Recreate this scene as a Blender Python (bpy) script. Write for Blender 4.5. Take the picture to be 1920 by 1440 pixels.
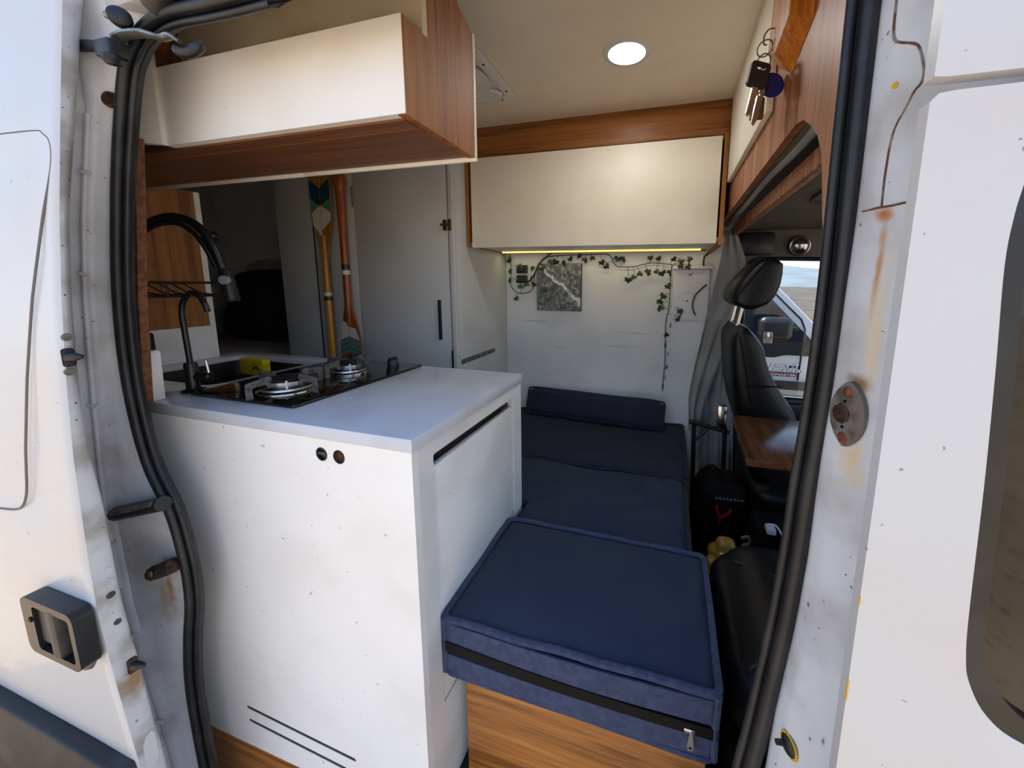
import bpy, bmesh, math, random
from mathutils import Vector, Matrix, noise as mnoise
random.seed(7)
for o in list(bpy.data.objects): bpy.data.objects.remove(o)
S = bpy.context.scene
COL = S.collection
PI = math.pi

# ------------------------------------------------------------------ camera, sky, sun, exposure
cam_d = bpy.data.cameras.new('camera'); cam = bpy.data.objects.new('camera', cam_d); COL.objects.link(cam)
yaw, pitch, roll = (math.radians(a) for a in (15.83, -8.33, 0.53))
fw = Vector((-math.sin(yaw)*math.cos(pitch), math.cos(yaw)*math.cos(pitch), math.sin(pitch)))
rt = Vector((math.cos(yaw), math.sin(yaw), 0)); up = rt.cross(fw)
rt2 = rt*math.cos(roll)+up*math.sin(roll); up2 = up*math.cos(roll)-rt*math.sin(roll)
M = Matrix((rt2, up2, -fw)).transposed().to_4x4(); M.translation = Vector((0, 0, 1.2))
cam.matrix_world = M
cam_d.sensor_width = 36; cam_d.lens = 690/1920*36
cam_d.shift_x = -102/1920; cam_d.shift_y = -88/1920
cam_d.clip_start = 0.02; cam_d.clip_end = 2000
S.camera = cam

w = bpy.data.worlds.new('sky'); S.world = w; w.use_nodes = True
nt = w.node_tree; nt.nodes.clear()
tc = nt.nodes.new('ShaderNodeTexCoord'); sp = nt.nodes.new('ShaderNodeSeparateXYZ')
cr = nt.nodes.new('ShaderNodeValToRGB'); bg = nt.nodes.new('ShaderNodeBackground'); wo = nt.nodes.new('ShaderNodeOutputWorld')
nt.links.new(tc.outputs['Generated'], sp.inputs[0]); nt.links.new(sp.outputs['Z'], cr.inputs[0])
cr.color_ramp.elements[0].position = 0.0; cr.color_ramp.elements[0].color = (1.0, 1.0, 1.0, 1)
cr.color_ramp.elements[1].position = 0.85; cr.color_ramp.elements[1].color = (0.17, 0.34, 0.72, 1)
_e = cr.color_ramp.elements.new(0.30); _e.color = (0.46, 0.68, 1.0, 1)
nt.links.new(cr.outputs[0], bg.inputs[0]); nt.links.new(bg.outputs[0], wo.inputs[0])
bg.inputs[1].default_value = 1.42

sun_d = bpy.data.lights.new('sun', 'SUN'); sun = bpy.data.objects.new('sun', sun_d); COL.objects.link(sun)
sun_d.energy = 11.0; sun_d.angle = math.radians(1.0); sun_d.color = (1.0, 0.93, 0.82)
sun.location = (-6, 8, 12)
sun.rotation_euler = Vector((-0.38, 0.26, 1.0)).to_track_quat('Z', 'Y').to_euler()

S.view_settings.view_transform = 'Standard'; S.view_settings.look = 'None'
S.view_settings.gamma = 1.0; S.view_settings.use_curve_mapping = False
S.view_settings.exposure = 0.18

# ------------------------------------------------------------------ materials
def lin(c):
    return tuple((v/255/12.92 if v/255 <= .04045 else ((v/255+.055)/1.055)**2.4) for v in c)+(1,)
MATS = {}
def new_mat(name):
    m = bpy.data.materials.new(name); m.use_nodes = True
    b = m.node_tree.nodes['Principled BSDF']; MATS[name] = m
    return m, m.node_tree.nodes, m.node_tree.links, b
def mat(name, col, rough=.5, metal=0.0, var=None, spots=None, bump=None, spec=.5, coat=0.0, stains=None):
    """var=(scale, colour2, lo, hi); spots=(scale, threshold, colour); bump=(scale, strength); stains=list of (pos, radii, colour)"""
    m, N, L, b = new_mat(name)
    b.inputs['Roughness'].default_value = rough; b.inputs['Metallic'].default_value = metal
    b.inputs['Specular IOR Level'].default_value = spec; b.inputs['Coat Weight'].default_value = coat
    pos = N.new('ShaderNodeNewGeometry').outputs['Position']
    out = None; base = lin(col)
    b.inputs['Base Color'].default_value = base
    def noise(scale, detail=4):
        n = N.new('ShaderNodeTexNoise'); n.inputs['Scale'].default_value = scale; n.inputs['Detail'].default_value = detail
        L.new(pos, n.inputs['Vector']); return n.outputs['Fac']
    def mix(fac, a, c2):
        x = N.new('ShaderNodeMix'); x.data_type = 'RGBA'; L.new(fac, x.inputs['Factor'])
        if isinstance(a, tuple): x.inputs[6].default_value = a
        else: L.new(a, x.inputs[6])
        x.inputs[7].default_value = c2; return x.outputs[2]
    def ramp(v, lo, hi):
        r = N.new('ShaderNodeMapRange'); r.interpolation_type = 'SMOOTHSTEP'
        r.inputs[1].default_value = lo; r.inputs[2].default_value = hi; L.new(v, r.inputs[0]); return r.outputs[0]
    cur = base
    if var: cur = mix(ramp(noise(var[0]), var[2], var[3]), cur, lin(var[1]))
    if spots: cur = mix(ramp(noise(spots[0], 2), spots[1], spots[1]+.03), cur, lin(spots[2]))
    for st in (stains or []):
        p, rad, c2 = st
        s1 = N.new('ShaderNodeVectorMath'); s1.operation = 'SUBTRACT'; L.new(pos, s1.inputs[0]); s1.inputs[1].default_value = p
        s2 = N.new('ShaderNodeVectorMath'); s2.operation = 'DIVIDE'; L.new(s1.outputs[0], s2.inputs[0]); s2.inputs[1].default_value = rad
        ln = N.new('ShaderNodeVectorMath'); ln.operation = 'LENGTH'; L.new(s2.outputs[0], ln.inputs[0])
        nn = noise(55, 3); ad = N.new('ShaderNodeMath'); ad.operation = 'MULTIPLY_ADD'; L.new(nn, ad.inputs[0]); ad.inputs[1].default_value = 1.1; L.new(ln.outputs['Value'], ad.inputs[2])
        r = ramp(ad.outputs[0], 1.5, .55); cur = mix(r, cur, lin(c2))
    if not isinstance(cur, tuple): L.new(cur, b.inputs['Base Color'])
    if bump:
        bp_ = N.new('ShaderNodeBump'); bp_.inputs['Strength'].default_value = bump[1]; bp_.inputs['Distance'].default_value = .004
        L.new(noise(bump[0], 3), bp_.inputs['Height']); L.new(bp_.outputs[0], b.inputs['Normal'])
    return m
def wood(name, axis, c1, c2, c3, rough=.45):
    m, N, L, b = new_mat(name); b.inputs['Roughness'].default_value = rough
    pos = N.new('ShaderNodeNewGeometry').outputs['Position']
    mp = N.new('ShaderNodeMapping'); L.new(pos, mp.inputs[0])
    mp.inputs['Scale'].default_value = [1.2 if 'xyz'[i] == axis else 38 for i in range(3)]
    n1 = N.new('ShaderNodeTexNoise'); n1.inputs['Scale'].default_value = 1.0; n1.inputs['Detail'].default_value = 6; n1.inputs['Distortion'].default_value = .8
    L.new(mp.outputs[0], n1.inputs[0])
    mp2 = N.new('ShaderNodeMapping'); L.new(pos, mp2.inputs[0])
    mp2.inputs['Scale'].default_value = [9 if 'xyz'[i] == axis else 260 for i in range(3)]
    n2 = N.new('ShaderNodeTexNoise'); n2.inputs['Scale'].default_value = 1.0; n2.inputs['Detail'].default_value = 2; L.new(mp2.outputs[0], n2.inputs[0])
    r = N.new('ShaderNodeValToRGB'); e = r.color_ramp.elements
    e[0].position = .32; e[0].color = lin(c1); e[1].position = .68; e[1].color = lin(c3)
    k = e.new(.5); k.color = lin(c2)
    ad = N.new('ShaderNodeMath'); ad.operation = 'MULTIPLY_ADD'; L.new(n2.outputs['Fac'], ad.inputs[0]); ad.inputs[1].default_value = .45
    s = N.new('ShaderNodeMath'); s.operation = 'SUBTRACT'; L.new(n1.outputs['Fac'], s.inputs[0]); s.inputs[1].default_value = .225
    L.new(s.outputs[0], ad.inputs[2]); L.new(ad.outputs[0], r.inputs[0]); L.new(r.outputs[0], b.inputs['Base Color'])
    bp_ = N.new('ShaderNodeBump'); bp_.inputs['Strength'].default_value = .15; bp_.inputs['Distance'].default_value = .002
    L.new(n2.outputs['Fac'], bp_.inputs['Height']); L.new(bp_.outputs[0], b.inputs['Normal'])
    return m
def emit(name, col, strength):
    m, N, L, b = new_mat(name)
    b.inputs['Base Color'].default_value = lin(col); b.inputs['Emission Color'].default_value = lin(col); b.inputs['Emission Strength'].default_value = strength
    return m
def pane(name, tint=(1, 1, 1, 1)):
    m, N, L, b = new_mat(name); N.remove(b)
    o = N['Material Output']; t = N.new('ShaderNodeBsdfTransparent'); g = N.new('ShaderNodeBsdfGlossy'); f = N.new('ShaderNodeFresnel'); mx = N.new('ShaderNodeMixShader')
    t.inputs[0].default_value = tint; g.inputs['Roughness'].default_value = .02; f.inputs[0].default_value = 1.35
    L.new(f.outputs[0], mx.inputs[0]); L.new(t.outputs[0], mx.inputs[1]); L.new(g.outputs[0], mx.inputs[2]); L.new(mx.outputs[0], o.inputs[0])
    return m

RUST = (120, 66, 30)
mat('body_white', (204, 205, 206), .38, var=(5, (205, 200, 196), .45, .75), spots=(95, .745, (150, 146, 142)), bump=(6, .04), coat=.2)
mat('body_gloss', (222, 223, 225), .12, coat=1.0)
mat('jamb_white', (218, 219, 222), .42, var=(9, (186, 182, 178), .42, .72), spots=(120, .72, (120, 108, 98)), bump=(14, .12),
    stains=[((-1.002, .47, 1.531), (.02, .05, .04), RUST), ((-1.100, .478, .485), (.016, .06, .10), (168, 128, 82)), ((-1.118, .478, .46), (.020, .06, .085), (178, 164, 146)), ((-1.07, .47, .55), (.05, .06, .03), (96, 58, 34)),
            ((.197, .446, 1.270), (.03, .013, .011), (190, 110, 40)), ((.1972, .443, 1.215), (.03, .0042, .075), (192, 128, 62)), ((.199, .437, 1.15), (.03, .013, .13), (228, 210, 178)), ((.195, .440, 1.015), (.03, .026, .045), (222, 200, 160)), ((.195, .446, 1.10), (.03, .02, .014), (150, 120, 90)), ((.19, .4157, .687), (.02, .004, .010), (120, 70, 40))])
mat('door_edge', (200, 202, 204), .45, var=(14, (160, 156, 150), .42, .66), spots=(90, .69, (112, 100, 90)), bump=(18, .2),
    stains=[((-1.0, .372, .40), (.03, .05, .05), (150, 118, 84))])
mat('rubber', (22, 23, 26), .42, var=(20, (36, 38, 42), .4, .7), bump=(60, .1))
mat('rubber_dusty', (34, 31, 30), .5, var=(8, (62, 54, 48), .45, .7), bump=(50, .15))
mat('black_plastic', (24, 25, 28), .38, var=(30, (36, 36, 38), .4, .7))
mat('grey_plastic', (58, 55, 52), .5, var=(16, (78, 73, 68), .4, .7))
mat('trim_black', (30, 31, 35), .55, var=(7, (66, 66, 70), .5, .75), bump=(30, .2))
mat('alloy', (150, 150, 146), .4, .8, var=(40, (100, 98, 92), .4, .7))
mat('rusty_metal', (82, 50, 34), .8, .2, var=(60, (42, 28, 22), .4, .6), bump=(80, .4))
mat('grey_metal', (128, 122, 114), .5, .5, var=(50, (92, 84, 76), .4, .65))
mat('screw_rust', (150, 84, 60), .6, .5, var=(150, (110, 62, 46), .4, .6))
mat('yellow_paint', (222, 176, 22), .5)
mat('rust_line', (104, 66, 48), .7, var=(60, (140, 128, 120), .45, .6))
mat('seam_grey', (112, 106, 100), .7)
mat('laminate', (246, 244, 240), .42, var=(4, (238, 234, 228), .4, .7), spots=(70, .745, (188, 180, 172)))
mat('laminate_cool', (236, 236, 234), .4, var=(6, (224, 223, 220), .4, .7), spots=(75, .75, (186, 180, 174)))
mat('worktop_white', (206, 210, 218), .22, var=(8, (198, 201, 208), .4, .7))
mat('panel_tan', (226, 212, 184), .5, var=(9, (204, 186, 156), .4, .7), spots=(60, .74, (128, 106, 84)))
mat('cream', (234, 227, 212), .5, var=(5, (228, 220, 203), .4, .7), spots=(80, .75, (170, 156, 136)))
mat('wall_white', (226, 228, 229), .5, var=(3.5, (214, 215, 216), .42, .72), bump=(5, .05),
    stains=[((-.78, 2.05, .975), (.14, .05, .006), (182, 180, 177)), ((-.62, 2.05, .825), (.06, .05, .005), (178, 176, 174)), ((-.2, 2.05, .93), (.2, .05, .01), (204, 204, 204)), ((-.25, 2.05, .85), (.16, .05, .012), (200, 200, 200))])
mat('ceiling_cream', (234, 224, 206), .6, var=(12, (231, 220, 201), .4, .7), bump=(140, .15))
mat('closet_grey', (194, 197, 198), .45, var=(3, (182, 184, 184), .4, .7), spots=(40, .76, (120, 118, 116)))
mat('slot_brown', (62, 46, 40), .8, var=(60, (40, 30, 27), .4, .6))
mat('dark_gap', (34, 26, 22), .7)
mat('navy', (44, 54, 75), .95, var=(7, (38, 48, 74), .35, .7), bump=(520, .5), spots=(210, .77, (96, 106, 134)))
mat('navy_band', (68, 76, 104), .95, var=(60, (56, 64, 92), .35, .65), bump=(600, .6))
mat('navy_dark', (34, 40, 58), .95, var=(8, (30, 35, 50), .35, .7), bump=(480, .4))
mat('zip_black', (6, 6, 7), .6, spec=.2)
mat('chrome', (205, 200, 196), .18, 1)
mat('steel', (190, 190, 192), .3, 1)
mat('brass', (130, 112, 70), .35, .9)
mat('hob_glass', (8, 8, 10), .05, spec=.6)
mat('cast_iron', (20, 20, 22), .5)
mat('blade_metal', (138, 134, 132), .38, .7, var=(60, (92, 88, 86), .4, .7))
mat('sink_black', (18, 18, 20), .4)
mat('tap_black', (20, 20, 22), .3)
mat('white_plastic', (224, 222, 220), .45)
mat('grey_button', (150, 156, 164), .35)
mat('sponge_yellow', (206, 186, 22), .9, bump=(200, .6), var=(60, (190, 166, 16), .4, .6))
mat('chipboard', (140, 92, 58), .85, var=(70, (112, 70, 44), .4, .6), bump=(90, .5))
mat('fabric_grey', (146, 146, 146), .9, var=(6, (132, 132, 133), .4, .7), bump=(300, .2))
mat('sheet_grey', (176, 170, 166), .9, var=(10, (158, 152, 148), .4, .7))
mat('leather', (8, 8, 9), .42, spec=.35, bump=(140, .12), var=(30, (12, 12, 13), .4, .7))
mat('headliner', (112, 106, 98), .9, var=(10, (100, 94, 86), .4, .7))
mat('cab_trim', (38, 38, 40), .6)
mat('floor_dark', (30, 29, 28), .7, bump=(60, .2))
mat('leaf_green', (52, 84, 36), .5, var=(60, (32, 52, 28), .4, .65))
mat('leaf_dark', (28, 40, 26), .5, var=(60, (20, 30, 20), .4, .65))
mat('stem', (44, 46, 30), .7)
mat('teal_dark', (18, 66, 84), .4); mat('teal', (66, 140, 138), .4); mat('paddle_white', (214, 206, 196), .4)
mat('paddle_dark', (22, 40, 42), .4)
mat('router_white', (222, 222, 226), .4); mat('mark_grey', (120, 120, 124), .5)
mat('canvas_edge', (40, 42, 46), .7)
mat('tag_blue', (24, 40, 120), .3); mat('key_metal', (200, 198, 192), .3, .9)
mat('red_plastic', (150, 14, 20), .4); mat('rope_tan', (140, 112, 90), .9)
mat('tan_leather', (156, 118, 48), .3)
mat('bag_black', (6, 6, 7), .8, spec=.2); mat('print_pale', (150, 150, 156), .6)
mat('truck_white', (206, 212, 220), .25, coat=.3); mat('truck_glass', (22, 34, 46), .06, spec=.7)
mat('badge_chrome', (228, 230, 232), .35, .2); mat('badge_red', (96, 20, 34), .4)
mat('asphalt', (156, 138, 114), .95, var=(1.2, (172, 152, 126), .4, .65), bump=(12, .6), spots=(24, .62, (96, 80, 66)))
mat('hill_far', (104, 116, 124), 1, var=(.05, (88, 98, 106), .4, .65)); mat('field_brown', (78, 64, 54), 1, var=(.35, (48, 46, 43), .42, .62), bump=(.8, .8))
mat('gravel_rock', (120, 108, 96), 1, var=(3, (92, 84, 76), .4, .6))
mat('door_glass', (16, 15, 15), .05, spec=.5)
wood('oak_z', 'z', (112, 66, 22), (148, 92, 36), (164, 108, 50), .58); wood('oak_x', 'x', (120, 72, 26), (168, 106, 48), (190, 126, 62))
wood('oak_beam', 'x', (104, 62, 26), (140, 88, 40), (158, 102, 50)); wood('wood_under_shaded', 'x', (98, 58, 34), (116, 72, 44), (130, 82, 52))  # underside wood carries the shade below the cabinet in its colour
wood('oak_part', 'z', (112, 66, 36), (150, 94, 56), (176, 118, 76)); wood('teak', 'z', (120, 60, 18), (164, 92, 30), (190, 116, 44), .3)
wood('paddle_red', 'z', (104, 46, 14), (146, 70, 22), (170, 88, 30), .25); wood('paddle_gold', 'z', (140, 88, 26), (180, 122, 44), (196, 140, 60), .25)
wood('table_wood', 'y', (66, 38, 20), (90, 56, 32), (106, 70, 44), .2); wood('honey', 'z', (150, 84, 16), (190, 112, 28), (206, 132, 44), .35)
emit('lamp_white', (246, 250, 255), 3.0); emit('led_warm', (255, 216, 110), 1.7)
pane('window_clear', (.93, .96, .97, 1))
# the painting: grey sea with a foam line, drawn with noise
m, N, L, b = new_mat('painting_sea'); b.inputs['Roughness'].default_value = .6
pos = N.new('ShaderNodeNewGeometry').outputs['Position']
sx = N.new('ShaderNodeSeparateXYZ'); L.new(pos, sx.inputs[0])
def mth(op, a, b_=None, c=None):
    n = N.new('ShaderNodeMath'); n.operation = op
    for i, v in enumerate((a, b_, c)):
        if v is None: continue
        if isinstance(v, (int, float)): n.inputs[i].default_value = v
        else: L.new(v, n.inputs[i])
    return n.outputs[0]
nz = N.new('ShaderNodeTexNoise'); nz.inputs['Scale'].default_value = 14; nz.inputs['Detail'].default_value = 4; L.new(pos, nz.inputs[0])
n3 = N.new('ShaderNodeTexNoise'); n3.inputs['Scale'].default_value = 42; n3.inputs['Detail'].default_value = 9; n3.inputs['Roughness'].default_value = .7; n3.inputs['Distortion'].default_value = .6; L.new(pos, n3.inputs[0])
line = mth('ADD', mth('ADD', sx.outputs['Z'], mth('MULTIPLY', sx.outputs['X'], .85)), mth('MULTIPLY', nz.outputs['Fac'], -.12))
dist = mth('ABSOLUTE', mth('SUBTRACT', line, .602))
mr = N.new('ShaderNodeMapRange'); mr.interpolation_type = 'SMOOTHSTEP'; mr.inputs[1].default_value = .016; mr.inputs[2].default_value = .0; L.new(mth('ADD', dist, mth('MULTIPLY', mth('SUBTRACT', n3.outputs['Fac'], .5), .07)), mr.inputs[0])
rp = N.new('ShaderNodeValToRGB'); L.new(n3.outputs['Fac'], rp.inputs[0]); e = rp.color_ramp.elements
e[0].position = .34; e[0].color = lin((44, 50, 58)); e[1].position = .70; e[1].color = lin((206, 208, 206)); k = e.new(.52); k.color = lin((108, 116, 118))
mx = N.new('ShaderNodeMix'); mx.data_type = 'RGBA'; L.new(mr.outputs[0], mx.inputs['Factor']); L.new(rp.outputs[0], mx.inputs[6]); mx.inputs[7].default_value = lin((236, 236, 232))
L.new(mx.outputs[2], b.inputs['Base Color'])

# ------------------------------------------------------------------ builders
ORG = {}
def base_origin(bm):
    xs = [v.co for v in bm.verts]
    return Vector(((min(v.x for v in xs)+max(v.x for v in xs))/2, (min(v.y for v in xs)+max(v.y for v in xs))/2, min(v.z for v in xs)))
def obj(name, bm, m, parent=None, smooth=True, recalc=True, angle=40):
    """link a bmesh given in world coordinates as one object with its origin at its own base"""
    org = base_origin(bm)
    if recalc: bmesh.ops.recalc_face_normals(bm, faces=bm.faces)
    bmesh.ops.translate(bm, verts=bm.verts, vec=-org)
    me = bpy.data.meshes.new(name); bm.to_mesh(me); bm.free()
    if isinstance(m, (list, tuple)):
        for k in m: me.materials.append(MATS[k])
    else: me.materials.append(MATS[m])
    if smooth:
        for p in me.polygons: p.use_smooth = True
        me.set_sharp_from_angle(angle=math.radians(angle))
    o = bpy.data.objects.new(name, me); COL.objects.link(o)
    if parent is not None:
        o.parent = parent; o.location = org-ORG[parent]
    else: o.location = org
    ORG[o] = org
    return o
def tag(o, label, cat=None, group=None):
    o['label'] = label
    if cat: o['category'] = cat
    if group: o['group'] = group
    return o
def thing(name, label, cat, loc, group=None):
    o = bpy.data.objects.new(name, None); COL.objects.link(o); o.empty_display_size = .05
    o.location = loc; ORG[o] = Vector(loc)
    return tag(o, label, cat, group)
def struct(name, bm, m, label, cat, **k):
    o = obj(name, bm, m, **k); o['kind'] = 'structure'; return tag(o, label, cat)
def B(): return bmesh.new()
def box(bm, x0, x1, y0, y1, z0, z1, bev=0.0, seg=2):
    r = bmesh.ops.create_cube(bm, size=1); vs = r['verts']
    for v in vs: v.co = Vector((x0+(v.co.x+.5)*(x1-x0), y0+(v.co.y+.5)*(y1-y0), z0+(v.co.z+.5)*(z1-z0)))
    if bev:
        es = list({e for v in vs for e in v.link_edges})
        bmesh.ops.bevel(bm, geom=es, offset=bev, segments=seg, profile=.5, affect='EDGES')
    return bm
def bx(*a, **k): return box(B(), *a, **k)
AX = {'x': lambda u, v, d: (d, u, v), 'y': lambda u, v, d: (u, d, v), 'z': lambda u, v, d: (u, v, d)}
def plate(bm, outer, axis, d0, d1, holes=(), bev=0.0):
    """extruded polygon (with holes) perpendicular to an axis; x: (y,z)  y: (x,z)  z: (x,y)"""
    f = AX[axis]; edges = []
    for loop in [outer]+list(holes):
        vs = [bm.verts.new(f(u, v, d0)) for u, v in loop]
        edges += [bm.edges.new((vs[i], vs[(i+1) % len(vs)])) for i in range(len(vs))]
    if holes:
        r = bmesh.ops.triangle_fill(bm, use_beauty=True, use_dissolve=False, edges=edges)
        faces = [g for g in r['geom'] if isinstance(g, bmesh.types.BMFace)]
        def inside(p, poly):
            c = False
            for i in range(len(poly)):
                (x1, y1), (x2, y2) = poly[i], poly[i-1]
                if (y1 > p[1]) != (y2 > p[1]) and p[0] < (x2-x1)*(p[1]-y1)/(y2-y1)+x1: c = not c
            return c
        i0, i1 = {'x': (1, 2), 'y': (0, 2), 'z': (0, 1)}[axis]
        bad = [fc for fc in faces if any(inside((fc.calc_center_median()[i0], fc.calc_center_median()[i1]), h) for h in holes)]
        if bad: bmesh.ops.delete(bm, geom=bad, context='FACES'); faces = [fc for fc in faces if fc.is_valid]
    else:
        faces = [bm.faces.new([e.verts[0] for e in edges])]
    r = bmesh.ops.extrude_face_region(bm, geom=faces)
    nv = [g for g in r['geom'] if isinstance(g, bmesh.types.BMVert)]
    d = Vector(f(0, 0, d1-d0)); bmesh.ops.translate(bm, verts=nv, vec=d)
    if bev:
        es = [e for e in bm.edges if len(e.link_faces) == 2 and e.calc_face_angle(0) > .6]
        bmesh.ops.bevel(bm, geom=es, offset=bev, segments=2, profile=.5, affect='EDGES')
    return bm
def rrect(u0, u1, v0, v1, r, n=6):
    out = []
    for cu, cv, a0 in ((u1-r, v1-r, 0), (u0+r, v1-r, 90), (u0+r, v0+r, 180), (u1-r, v0+r, 270)):
        for i in range(n+1):
            a = math.radians(a0+90*i/n); out.append((cu+r*math.cos(a), cv+r*math.sin(a)))
    return out
def smooth_path(pts, n=6, closed=False):
    P = [Vector(p) for p in pts]; out = []
    N_ = len(P); rng = range(N_ if closed else N_-1)
    for i in rng:
        p0 = P[(i-1) % N_] if (closed or i > 0) else P[i]; p1 = P[i]; p2 = P[(i+1) % N_]; p3 = P[(i+2) % N_] if (closed or i+2 < N_) else p2
        for k in range(n):
            t = k/n
            out.append(.5*((2*p1)+(p2-p0)*t+(2*p0-5*p1+4*p2-p3)*t*t+(3*p1-p0-3*p2+p3)*t*t*t))
    if not closed: out.append(P[-1])
    return out
def tube(bm, pts, r, seg=10, closed=False, flat=1.0, side=None):
    """sweep a circle (radius r or list of radii) along points"""
    P = [Vector(p) for p in pts]; n = len(P); rings = []
    T0 = (P[1]-P[0]).normalized(); ref = Vector(side) if side else (Vector((0, 0, 1)) if abs(T0.z) < .9 else Vector((1, 0, 0)))
    nrm = (ref-T0*ref.dot(T0)).normalized()
    for i in range(n):
        a = P[(i-1) % n] if (closed or i) else P[i]; c = P[(i+1) % n] if (closed or i < n-1) else P[i]
        T = (c-a).normalized(); nrm = (nrm-T*nrm.dot(T)).normalized(); bn = T.cross(nrm)
        rr = r[i] if isinstance(r, (list, tuple)) else r
        rings.append([bm.verts.new(P[i]+nrm*math.cos(2*PI*k/seg)*rr*flat+bn*math.sin(2*PI*k/seg)*rr) for k in range(seg)])
    for i in range(n if closed else n-1):
        A, C = rings[i], rings[(i+1) % n]
        for k in range(seg): bm.faces.new((A[k], A[(k+1) % seg], C[(k+1) % seg], C[k]))
    if not closed: bm.faces.new(rings[0][::-1]); bm.faces.new(rings[-1])
    return bm
def lathe(bm, prof, c, d=(0, 0, 1), seg=28):
    """profile of (radius, height) around direction d at point c"""
    d = Vector(d).normalized(); q = Vector((0, 0, 1)).rotation_difference(d); c = Vector(c); rings = []
    for r, h in prof:
        if r < 1e-6: rings.append([bm.verts.new(c+q@Vector((0, 0, h)))])
        else: rings.append([bm.verts.new(c+q@Vector((r*math.cos(2*PI*k/seg), r*math.sin(2*PI*k/seg), h))) for k in range(seg)])
    for A, C in zip(rings, rings[1:]):
        for k in range(seg):
            a = A[k % len(A)]; a2 = A[(k+1) % len(A)]; c1 = C[k % len(C)]; c2 = C[(k+1) % len(C)]
            vs = []
            for v in (a, a2, c2, c1):
                if v not in vs: vs.append(v)
            if len(vs) > 2: bm.faces.new(vs)
    for R_ in (rings[0], rings[-1]):
        if len(R_) > 2:
            try: bm.faces.new(R_)
            except ValueError: pass
    return bm
def loft(bm, rows):
    V = [[bm.verts.new(p) for p in r] for r in rows]
    for A, C in zip(V, V[1:]):
        for i in range(len(A)-1): bm.faces.new((A[i], A[i+1], C[i+1], C[i]))
    return bm
def solid(bm, t):
    """give an open sheet a thickness"""
    bmesh.ops.recalc_face_normals(bm, faces=bm.faces)
    bmesh.ops.solidify(bm, geom=list(bm.faces), thickness=t)
    return bm
def text_mesh(bm, s, size, origin, xdir, zdir, depth=.003, width=None, shear=0):
    cu = bpy.data.curves.new('t', 'FONT'); cu.body = s; cu.size = size; cu.extrude = depth/2; cu.offset = size*.012; cu.shear = shear
    o = bpy.data.objects.new('t', cu); COL.objects.link(o); bpy.context.view_layer.update()
    me = bpy.data.meshes.new_from_object(o.evaluated_get(bpy.context.evaluated_depsgraph_get()))
    bpy.data.objects.remove(o); x = Vector(xdir); z = Vector(zdir); n = x.cross(z)
    wd = max(v.co.x for v in me.vertices)-min(v.co.x for v in me.vertices); k = (width/wd) if width else 1
    for v in me.vertices: v.co = Vector(origin)+x*v.co.x*k+z*v.co.y+n*v.co.z
    bm.from_mesh(me); bpy.data.meshes.remove(me); return bm
def cushion(x0, x1, y0, y1, z0, z1, puff=.01, n=22, seed=0, wr=.0, r=.02, skew=None, cuts_z=6):
    """soft box: puffed faces, rounded edges, faint wrinkles"""
    bm = B(); bmesh.ops.create_cube(bm, size=2)
    bmesh.ops.subdivide_edges(bm, edges=list(bm.edges), cuts=n, use_grid_fill=True)
    hx, hy, hz = (x1-x0)/2, (y1-y0)/2, (z1-z0)/2; c = Vector(((x0+x1)/2, (y0+y1)/2, (z0+z1)/2)); o = Vector((seed*7.3, seed*3.1, 0))
    for v in bm.verts:
        u, v_, w_ = v.co
        p = Vector((u*hx, v_*hy, w_*hz))
        q = Vector((max(-hx+r, min(hx-r, p.x)), max(-hy+r, min(hy-r, p.y)), max(-hz+r, min(hz-r, p.z))))
        d = p-q
        if d.length > 1e-9: p = q+d.normalized()*r
        f = lambda a: max(0, 1-abs(a)**4)
        p.z += (1 if w_ > 0 else -1)*puff*f(u)*f(v_)*(abs(w_) > .99)
        p.y += (1 if v_ > 0 else -1)*puff*.6*f(u)*f(w_)*(abs(v_) > .99)
        p.x += (1 if u > 0 else -1)*puff*.6*f(v_)*f(w_)*(abs(u) > .99)
        if wr:
            k = mnoise.noise(Vector((p.x*3.2, p.y*13-p.x*4, p.z*6))+o)*.8+mnoise.noise(Vector((p.x*7, p.y*26-p.x*9, p.z*8))+o)*.4
            p.z += wr*k*(w_ > 0)
        v.co = c+p
        if skew: v.co = skew(v.co)
    return bm
def rect_loop(x0, x1, y0, y1, z, r=.018, n=5, per=10, wob=0, seed=0):
    P = [Vector((u, v, z)) for u, v in rrect(x0, x1, y0, y1, r, n)]; out = []
    for i, p in enumerate(P):
        q = P[(i+1) % len(P)]; k = max(1, int((q-p).length/.04))
        for j in range(k): out.append(p.lerp(q, j/k))
    for i, p in enumerate(out): p.z += wob*mnoise.noise(Vector((p.x*9+seed, p.y*9, 0)))
    return out

# ------------------------------------------------------------------ the ground and the land beyond
g = B(); bmesh.ops.create_grid(g, x_segments=40, y_segments=40, size=30)
for v in g.verts: v.co.z = -.64
struct('ground', g, 'asphalt', 'brown gravel ground around the parked vans', 'ground', recalc=False)
g = B(); rows = []
for j in range(14):
    y = 6.2+j*8.5; row = []
    for i in range(41):
        x = -120+i*9
        row.append((x, y, -.60+max(0, (y-14))*.012+.30*min(1, (y-6)/12)*mnoise.noise(Vector((x*.09, y*.09, 3)))))
    rows.append(row)
struct('field', loft(g, rows), 'field_brown', 'brown stony field stretching away behind the neighbouring van', 'field')
g = B(); rows = []
for j in range(10):
    row = []
    for i in range(61):
        x = -300+i*14; t = j/9
        ridge = 17*max(0, 1-abs((x+30)/160)**1.4)+5+2.2*mnoise.noise(Vector((x*.02, 1, 0)))
        row.append((x, 120+t*120, -1+ridge*t+1.2*mnoise.noise(Vector((x*.03, t*4, 5)))*t))
    rows.append(row)
struct('hillside', loft(g, rows), 'hill_far', 'hazy blue hillside on the horizon', 'hill')

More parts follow.
